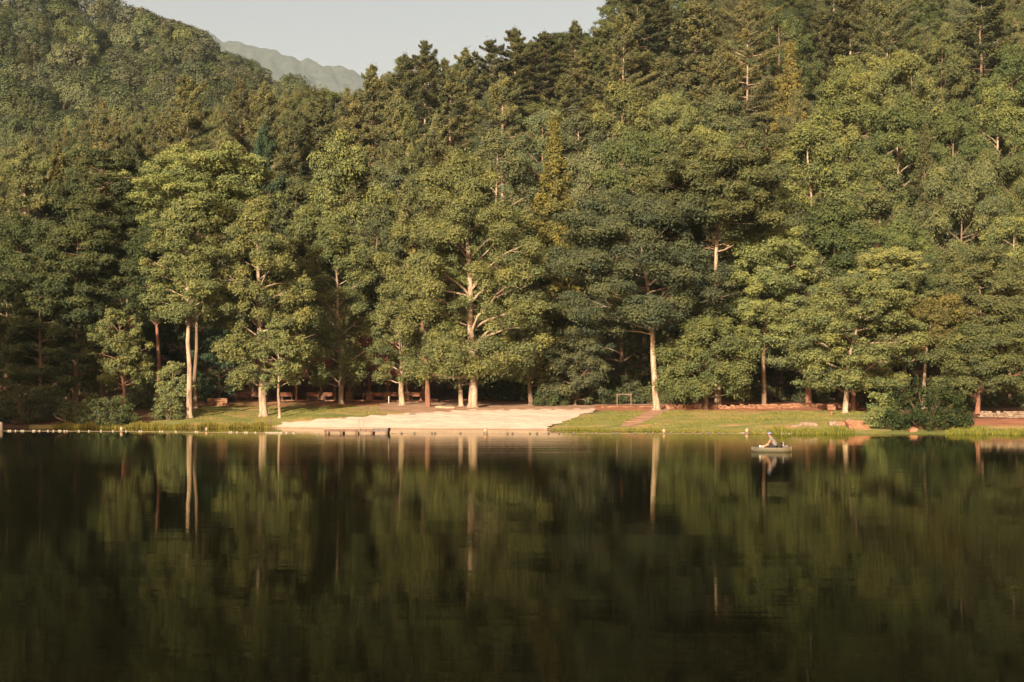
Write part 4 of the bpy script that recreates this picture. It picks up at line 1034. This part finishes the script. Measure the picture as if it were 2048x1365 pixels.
# ------------------------------------------------------------------ swim lines and buoys
def line_y(px): return np.interp(px, [-200, 0, 240, 640, 800, 1000, 1200, 1500, 1600], [128, 128.5, 126.5, 119, 119.5, 118.5, 119, 119.5, 120])
def swim_line(pxs_, p0, p1, label, mat, r):
    e = empty('swim_line', ((p0-1024)/F*line_y(p0), float(line_y(p0)), 0)); tag(e, label, 'float line', 'float lines round the swimming area')
    pp = np.linspace(p0, p1, 120); pts = np.stack([(pp-1024)/F*line_y(pp)-e.location[0], line_y(pp)-e.location[1], .012+.008*np.sin(pp*.6)], 1)
    V, Q = tube(pts, np.full(len(pts), .014), 5); link('rope', quad_mesh('rope', V, Q), M['rope'], e)
    for p in pxs_:
        mb = MB(); mb.lathe([(r*.35, -r*1.15), (r*.85, -r*.85), (r, 0), (r*.85, r*.85), (r*.35, r*1.15)], n=10)
        V_ = [(v[2], v[1], v[0]) for v in mb.v]; mb.v = V_
        D = float(line_y(p)); mb.build('float', M[mat], e, ((p-1024)/F*D-e.location[0], D-e.location[1], .05), smooth=True)
    return e
left = [17, 21, 31, 43, 47, 66, 69, 79, 96, 107, 118, 121, 129, 134, 158, 178, 202, 226, 252, 279, 283, 320, 325, 352, 391, 395, 459, 463, 474, 490, 494, 511, 532, 536, 540, 544, 548, 552, 556, 560, 563, 573, 587]
right = [803, 829, 864, 870, 921, 1015, 1025, 1060, 1074, 1097, 1118, 1148, 1172, 1193, 1226, 1234, 1270, 1293, 1306, 1342, 1365, 1387, 1405, 1418, 1439]
swim_line(left, -60, 640, 'line of white floats in the water along the left shore', 'float', .066)
swim_line(right, 782, 1500, 'line of small dark floats from the dock to the right', 'float_dark', .085)
def buoy(px, D, s, label):
    e = empty('marker_buoy', ((px-1024)/F*D, D, 0)); tag(e, label, 'buoy', 'marker buoys')
    mb = MB(); mb.lathe([(.05, -.2), (.17, -.12), (.19, .02), (.17, .1)], n=14); mb.build('base', M['float_dark'], e, smooth=True)
    mb = MB(); mb.lathe([(.15, .1), (.15, .3), (.12, .42), (.05, .48)], n=14); mb.build('body', M['float'], e, smooth=True)
    mb = MB(); mb.lathe([(.156, .2), (.156, .27)], n=14); mb.build('band', M['float_orange'], e)
    e.scale = (s, s, s)
for px, s, lab in ((243, .9, 'marker buoy off the rounded left shore bush'), (413, .75, 'marker buoy right of the white-trunked tree reflection'), (971, 1.05, 'pale marker buoy off the middle of the sand beach'), (1328, .85, 'marker buoy below the path on the grass bank'), (1494, .95, "marker buoy by the angler's rod tip")):
    buoy(px, float(line_y(px))+(.6 if px != 413 else 5), s, lab)
mb = MB()
for i in range(14):
    px = random.uniform(1540, 1580) if i > 5 else random.uniform(1480, 1490)
    D = shore(px)-.4+random.uniform(-.2, .2); mb.lathe([(.05, -.05), (.08, 0), (.05, .05)], ((px-1024)/F*D, D, .03), 8)
o = mb.build('loose_floats', M['float'], None, smooth=True); tag(o, 'loose white floats washed against the grass behind the angler', 'floats', kind='stuff')

# ------------------------------------------------------------------ kayak with angler
KD = 79.0; kx = (1543-1024)/F*KD
ky = empty('kayak', (kx, KD, 0), radians(-14)); tag(ky, 'short olive-grey fishing kayak floating on the dark water', 'kayak')
KL = 2.2
ns = 25; nr = 14
V = []; 
for i in range(ns):
    u = i/(ns-1)*2-1
    wv = .38*(1-abs(u)**3.2)**.62+.035; x = u*KL/2
    top = .235+.055*max(0, abs(u)-.55)**1.1*2.2; keel = -.09+.13*abs(u)**5
    for j in range(nr):
        a = pi*j/(nr-1)
        yy_ = cos(a)*wv; zz = top+(keel-top)*abs(sin(a))**.72
        V.append((x, yy_, zz))
fs = [(i*nr+j, i*nr+j+1, (i+1)*nr+j+1, (i+1)*nr+j) for i in range(ns-1) for j in range(nr-1)]
fs.append(tuple(range(nr))); fs.append(tuple((ns-1)*nr+j for j in range(nr))[::-1])
mb = MB(); mb.add(V, fs); mb.build('hull', M['hull'], ky, smooth=True)
V = []; nd = 9
for i in range(ns):
    u = i/(ns-1)*2-1; wv = .38*(1-abs(u)**3.2)**.62+.035; x = u*KL/2; top = .235+.055*max(0, abs(u)-.55)**1.1*2.2
    for j in range(nd):
        q = j/(nd-1)*2-1; well = .10 if (-.55 < u < .72 and abs(q) < .72) else -.012*(1-q*q)
        V.append((x, q*wv*.985, top-well))
fs = [(i*nd+j, (i+1)*nd+j, (i+1)*nd+j+1, i*nd+j+1) for i in range(ns-1) for j in range(nd-1)]
mb = MB(); mb.add(V, fs); mb.build('deck', M['hull'], ky, smooth=True)
for s in (-1, 1):
    mb = MB(); mb.tube([(s*(KL/2-.05), .03, .27), (s*(KL/2+.03), .03, .25), (s*(KL/2+.03), -.03, .20), (s*(KL/2-.05), -.03, .22)], .012, 6); mb.build('handle', M['black'], ky)
# padded seat with a high rounded back
se = empty('seat', (.16, 0, .15)); se.parent = ky
mb = MB(); mb.box((.0, 0, .04), (.42, .44, .07)); mb.build('cushion', M['black'], se, bevel=.03)
mb = MB(); vs = []; fs = []
for i in range(9):
    a = i/8*pi; 
    for k, dx in ((0, .0), (1, .13)):
        vs.append((.20+dx+.04*sin(a), cos(a)*.27, .04)); vs.append((.27+dx+.07*sin(a), cos(a)*.26, .08+.30*abs(sin(a))**.5))
for i in range(8):
    b = i*4; c = b+4
    fs += [(b, c, c+1, b+1), (b+2, b+3, c+3, c+2), (b+1, c+1, c+3, b+3), (b, b+2, c+2, c)]
mb.add(vs, fs); mb.build('backrest', M['black'], se, smooth=True)

def skin_obj(name, verts, edges, radii, mat, parent, root=0, sub=2):
    me = bpy.data.meshes.new(name); me.from_pydata(verts, edges, []); me.update()
    o = link(name, me, mat, parent)
    sk = o.modifiers.new('skin', 'SKIN'); sk.use_smooth_shade = True
    if not me.skin_vertices: 
        me.skin_vertices.new() if hasattr(me.skin_vertices, 'new') else None
    lay = me.skin_vertices[0].data
    for i, r in enumerate(radii):
        lay[i].radius = r if isinstance(r, tuple) else (r, r)
        lay[i].use_root = (i == root)
    sb = o.modifiers.new('sub', 'SUBSURF'); sb.levels = sub; sb.render_levels = sub
    return o
pe = empty('person', (kx, KD, 0), radians(-14)); tag(pe, 'person in a blue bucket hat, grey shirt and black shorts bending over a kayak', 'person')
# faces -X; +Y is away from the viewer
ve = []; ed = []; ra = []
def jnt(p, r, parent=None):
    ve.append(p); ra.append(r); i = len(ve)-1
    if parent is not None: ed.append((parent, i))
    return i
pel = jnt((.22, 0, .30), (.15, .12)); wai = jnt((.19, 0, .45), (.13, .115), pel); che = jnt((.10, 0, .63), (.15, .12), wai); shc = jnt((.02, 0, .75), (.12, .09), che)
nek = jnt((-.05, 0, .82), (.055, .055), shc); hd0 = jnt((-.095, 0, .88), (.07, .075), nek); hd1 = jnt((-.115, 0, .95), (.078, .09), hd0); hd2 = jnt((-.115, 0, 1.02), (.07, .078), hd1)
nose = jnt((-.205, 0, .915), (.012, .012), hd1)
for s in (-1, 1):
    ear = jnt((-.105, s*.085, .93), (.014, .02), hd1)
    sho = jnt((.0, s*.17, .73), .065, shc); elb = jnt((-.14, s*.24, .50), .043, sho); wri = jnt((-.33, s*.13, .33), .03, elb); plm = jnt((-.39, s*.10, .30), (.032, .018), wri)
    for k in range(4):
        b = jnt((-.425, s*(.10+(k-1.5)*.019), .297+.003*k), .0095, plm); c = jnt((-.455-.006*(1.5-abs(k-1.5)), s*(.10+(k-1.5)*.021), .283), .0085, b); jnt((-.462, s*(.10+(k-1.5)*.02), .258), .0075, c)
    tb = jnt((-.385, s*.062, .305), .011, plm); jnt((-.415, s*.045, .29), .009, tb)
    hip = jnt((.16, s*.10, .28), .10, pel); kne = jnt((-.22, s*.20, .42), .062, hip); ank = jnt((-.50, s*.16, .20), .042, kne); jnt((-.60, s*.17, .17), (.035, .045), ank)
skin_obj('body', ve, ed, ra, M['skin'], pe, pel)
# shirt: torso and short sleeves
v2 = [(.235, 0, .30), (.19, 0, .46), (.10, 0, .63), (.02, 0, .745), (-.02, 0, .79)]; r2 = [(.20, .15), (.175, .14), (.185, .145), (.15, .105), (.07, .07)]; e2 = [(0, 1), (1, 2), (2, 3), (3, 4)]
for s in (-1, 1):
    n0 = len(v2); v2 += [(.0, s*.175, .725), (-.085, s*.215, .60)]; r2 += [.085, .078]; e2 += [(3, n0), (n0, n0+1)]
skin_obj('shirt', v2, e2, r2, M['shirt'], pe)
v3 = [(.23, 0, .27), (.24, 0, .36)]; r3 = [(.17, .17), (.17, .17)]; e3 = [(0, 1)]
for s in (-1, 1):
    n0 = len(v3); v3 += [(.14, s*.11, .27), (-.19, s*.195, .41)]; r3 += [.125, .085]; e3 += [(0, n0), (n0, n0+1)]
skin_obj('shorts', v3, e3, r3, M['black'], pe)
mb = MB(); mb.lathe([(.155, -.02), (.165, -.035), (.105, .01), (.1, .06), (.085, .1), (.03, .115)], (0, 0, 0), 18)
ht = mb.build('hat', M['hatblue'], pe, (-.115, 0, 1.0), smooth=True); ht.rotation_euler = (0, radians(-14), 0)
mb = MB(); mb.lathe([(.106, .02), (.104, .036)], (0, 0, 0), 18); mb.build('hat_band', M['white'], ht, smooth=True)
mb = MB(); mb.lathe([(.06, -.06), (.082, -.03), (.086, .02), (.06, .04)], (0, 0, 0), 12); h_ = mb.build('hair', M['hair'], pe, (-.085, 0, .945), smooth=True)
# rod, tackle
mb = MB(); Mx = np.linspace(0, 1, 9); mb.tube([(-.36-1.22*t, -.13-.12*t, .33+.60*t**1.08) for t in Mx], [.011*(1-.7*t)+.002 for t in Mx], 6)
rd = mb.build('fishing_rod', M['wood_dark'], None, (kx, KD, 0)); rd.rotation_euler = (0, 0, radians(-14)); tag(rd, 'thin dark fishing rod held out to the left over the water', 'fishing rod')
mb = MB(); mb.tube([(-.45, -.16, .33), (-.45, -.22, .33)], .035, 8); mb.build('reel', M['steel'], rd)
tb = empty('tackle_box', (kx, KD, 0), radians(-14)); tag(tb, 'small black and white tackle box on the kayak deck before the angler', 'tackle box')
mb = MB(); mb.box((-.60, -.12, .31), (.2, .16, .13), .2); mb.build('case', M['black'], tb, bevel=.015)
mb = MB(); mb.box((-.61, -.205, .31), (.11, .012, .09), .2); mb.build('lid_label', M['white'], tb)
mb = MB(); mb.lathe([(.06, 0), (.07, .03), (.055, .09), (.02, .10)], (0, 0, 0), 12); o = mb.build('bait_tub', M['float'], None, (kx-.5, KD+.06-.12, .24), smooth=True); tag(o, 'white bait tub on the kayak deck by the hands', 'tub')
bt = empty('bottle', (kx+.62, KD-.16, .235)); tag(bt, 'pale bottle standing on the stern of the kayak', 'bottle')
mb = MB(); mb.lathe([(.04, 0), (.042, .16), (.02, .22), (.016, .27)], n=12); mb.build('body', M['float'], bt, smooth=True)
mb = MB(); mb.lathe([(.02, .27), (.02, .30)], n=10); mb.build('cap', M['white'], bt)
bg = bush_mesh(9, .1, .1, .1, .02, 10, 4, .05)
mb = MB()
for i in range(5): mb.lathe([(.09, -.05), (.12, 0), (.1, .06), (.04, .09)], (random.uniform(-.14, .14), random.uniform(-.1, .1), random.uniform(0, .03)), 9, 1.1, .8)
o = mb.build('dry_bag', M['wood_grey'], None, (kx+.72, KD-.17, .27), smooth=True); tag(o, 'crumpled grey dry bag on the stern of the kayak', 'bag')

# ------------------------------------------------------------------ air, sun, sky, camera
HAZE_D = .000032
m, nt, N, L = new_mat('haze_air'); out = N.new('ShaderNodeOutputMaterial'); pv = N.new('ShaderNodeVolumePrincipled')
pv.inputs['Color'].default_value = (.62, .80, .96, 1); pv.inputs['Density'].default_value = HAZE_D; pv.inputs['Anisotropy'].default_value = 0.0
L.new(pv.outputs[0], out.inputs['Volume'])
mb = MB(); mb.box((-200, 4300, 1040), (10000, 11000, 2090)); o = mb.build('haze', m); tag(o, 'thin pale haze filling the valley', 'haze', kind='stuff')
o.display_type = 'WIRE'

SUN_EL, SUN_AZ = radians(17), radians(19)        # azimuth: towards the left of straight behind the viewer
sv = (-sin(SUN_AZ)*cos(SUN_EL), -cos(SUN_AZ)*cos(SUN_EL), sin(SUN_EL))
ld_ = bpy.data.lights.new('sun', 'SUN'); ld_.energy = 5.0; ld_.angle = radians(.53); ld_.color = (1, .81, .58)
so = bpy.data.objects.new('sun', ld_); COL.objects.link(so)
import mathutils
so.rotation_euler = mathutils.Vector(sv).to_track_quat('Z', 'Y').to_euler()
so.location = (-60, -120, 90)
w = bpy.data.worlds.new('World'); S.world = w; w.use_nodes = True
nt = w.node_tree; nt.nodes.clear()
ou = nt.nodes.new('ShaderNodeOutputWorld'); bg_ = nt.nodes.new('ShaderNodeBackground'); sk = nt.nodes.new('ShaderNodeTexSky')
sk.sky_type = 'NISHITA'; sk.sun_disc = False; sk.sun_elevation = SUN_EL
sk.sun_rotation = math.atan2(sv[0], sv[1])
sk.dust_density = 7.0; sk.air_density = .8; sk.ozone_density = .6
bg_.inputs['Strength'].default_value = .064
mxs = nt.nodes.new('ShaderNodeMix'); mxs.data_type = 'RGBA'; mxs.blend_type = 'MULTIPLY'; mxs.inputs[0].default_value = 1; mxs.inputs[7].default_value = (1.42, 1.05, .78, 1)
nt.links.new(sk.outputs[0], mxs.inputs[6]); nt.links.new(mxs.outputs[2], bg_.inputs[0]); nt.links.new(bg_.outputs[0], ou.inputs[0])

cd = bpy.data.cameras.new('camera'); cd.lens = 50; cd.sensor_width = 36; cd.shift_y = (HZ-682.5)/2048; cd.clip_end = 30000; cd.clip_start = .1
co = bpy.data.objects.new('camera', cd); COL.objects.link(co); co.location = (0, 0, CAMZ); co.rotation_euler = (radians(90), 0, 0)
S.camera = co
S.view_settings.view_transform = 'Standard'; S.view_settings.look = 'None'; S.view_settings.gamma = 1; S.view_settings.exposure = 1.72
S.view_settings.use_curve_mapping = False
S.render.engine = 'CYCLES'
c = S.cycles
c.max_bounces = 6; c.diffuse_bounces = 3; c.glossy_bounces = 3; c.transmission_bounces = 3; c.volume_bounces = 1; c.transparent_max_bounces = 4
c.use_denoising = True
c.sample_clamp_indirect = 6
S.render.use_persistent_data = False
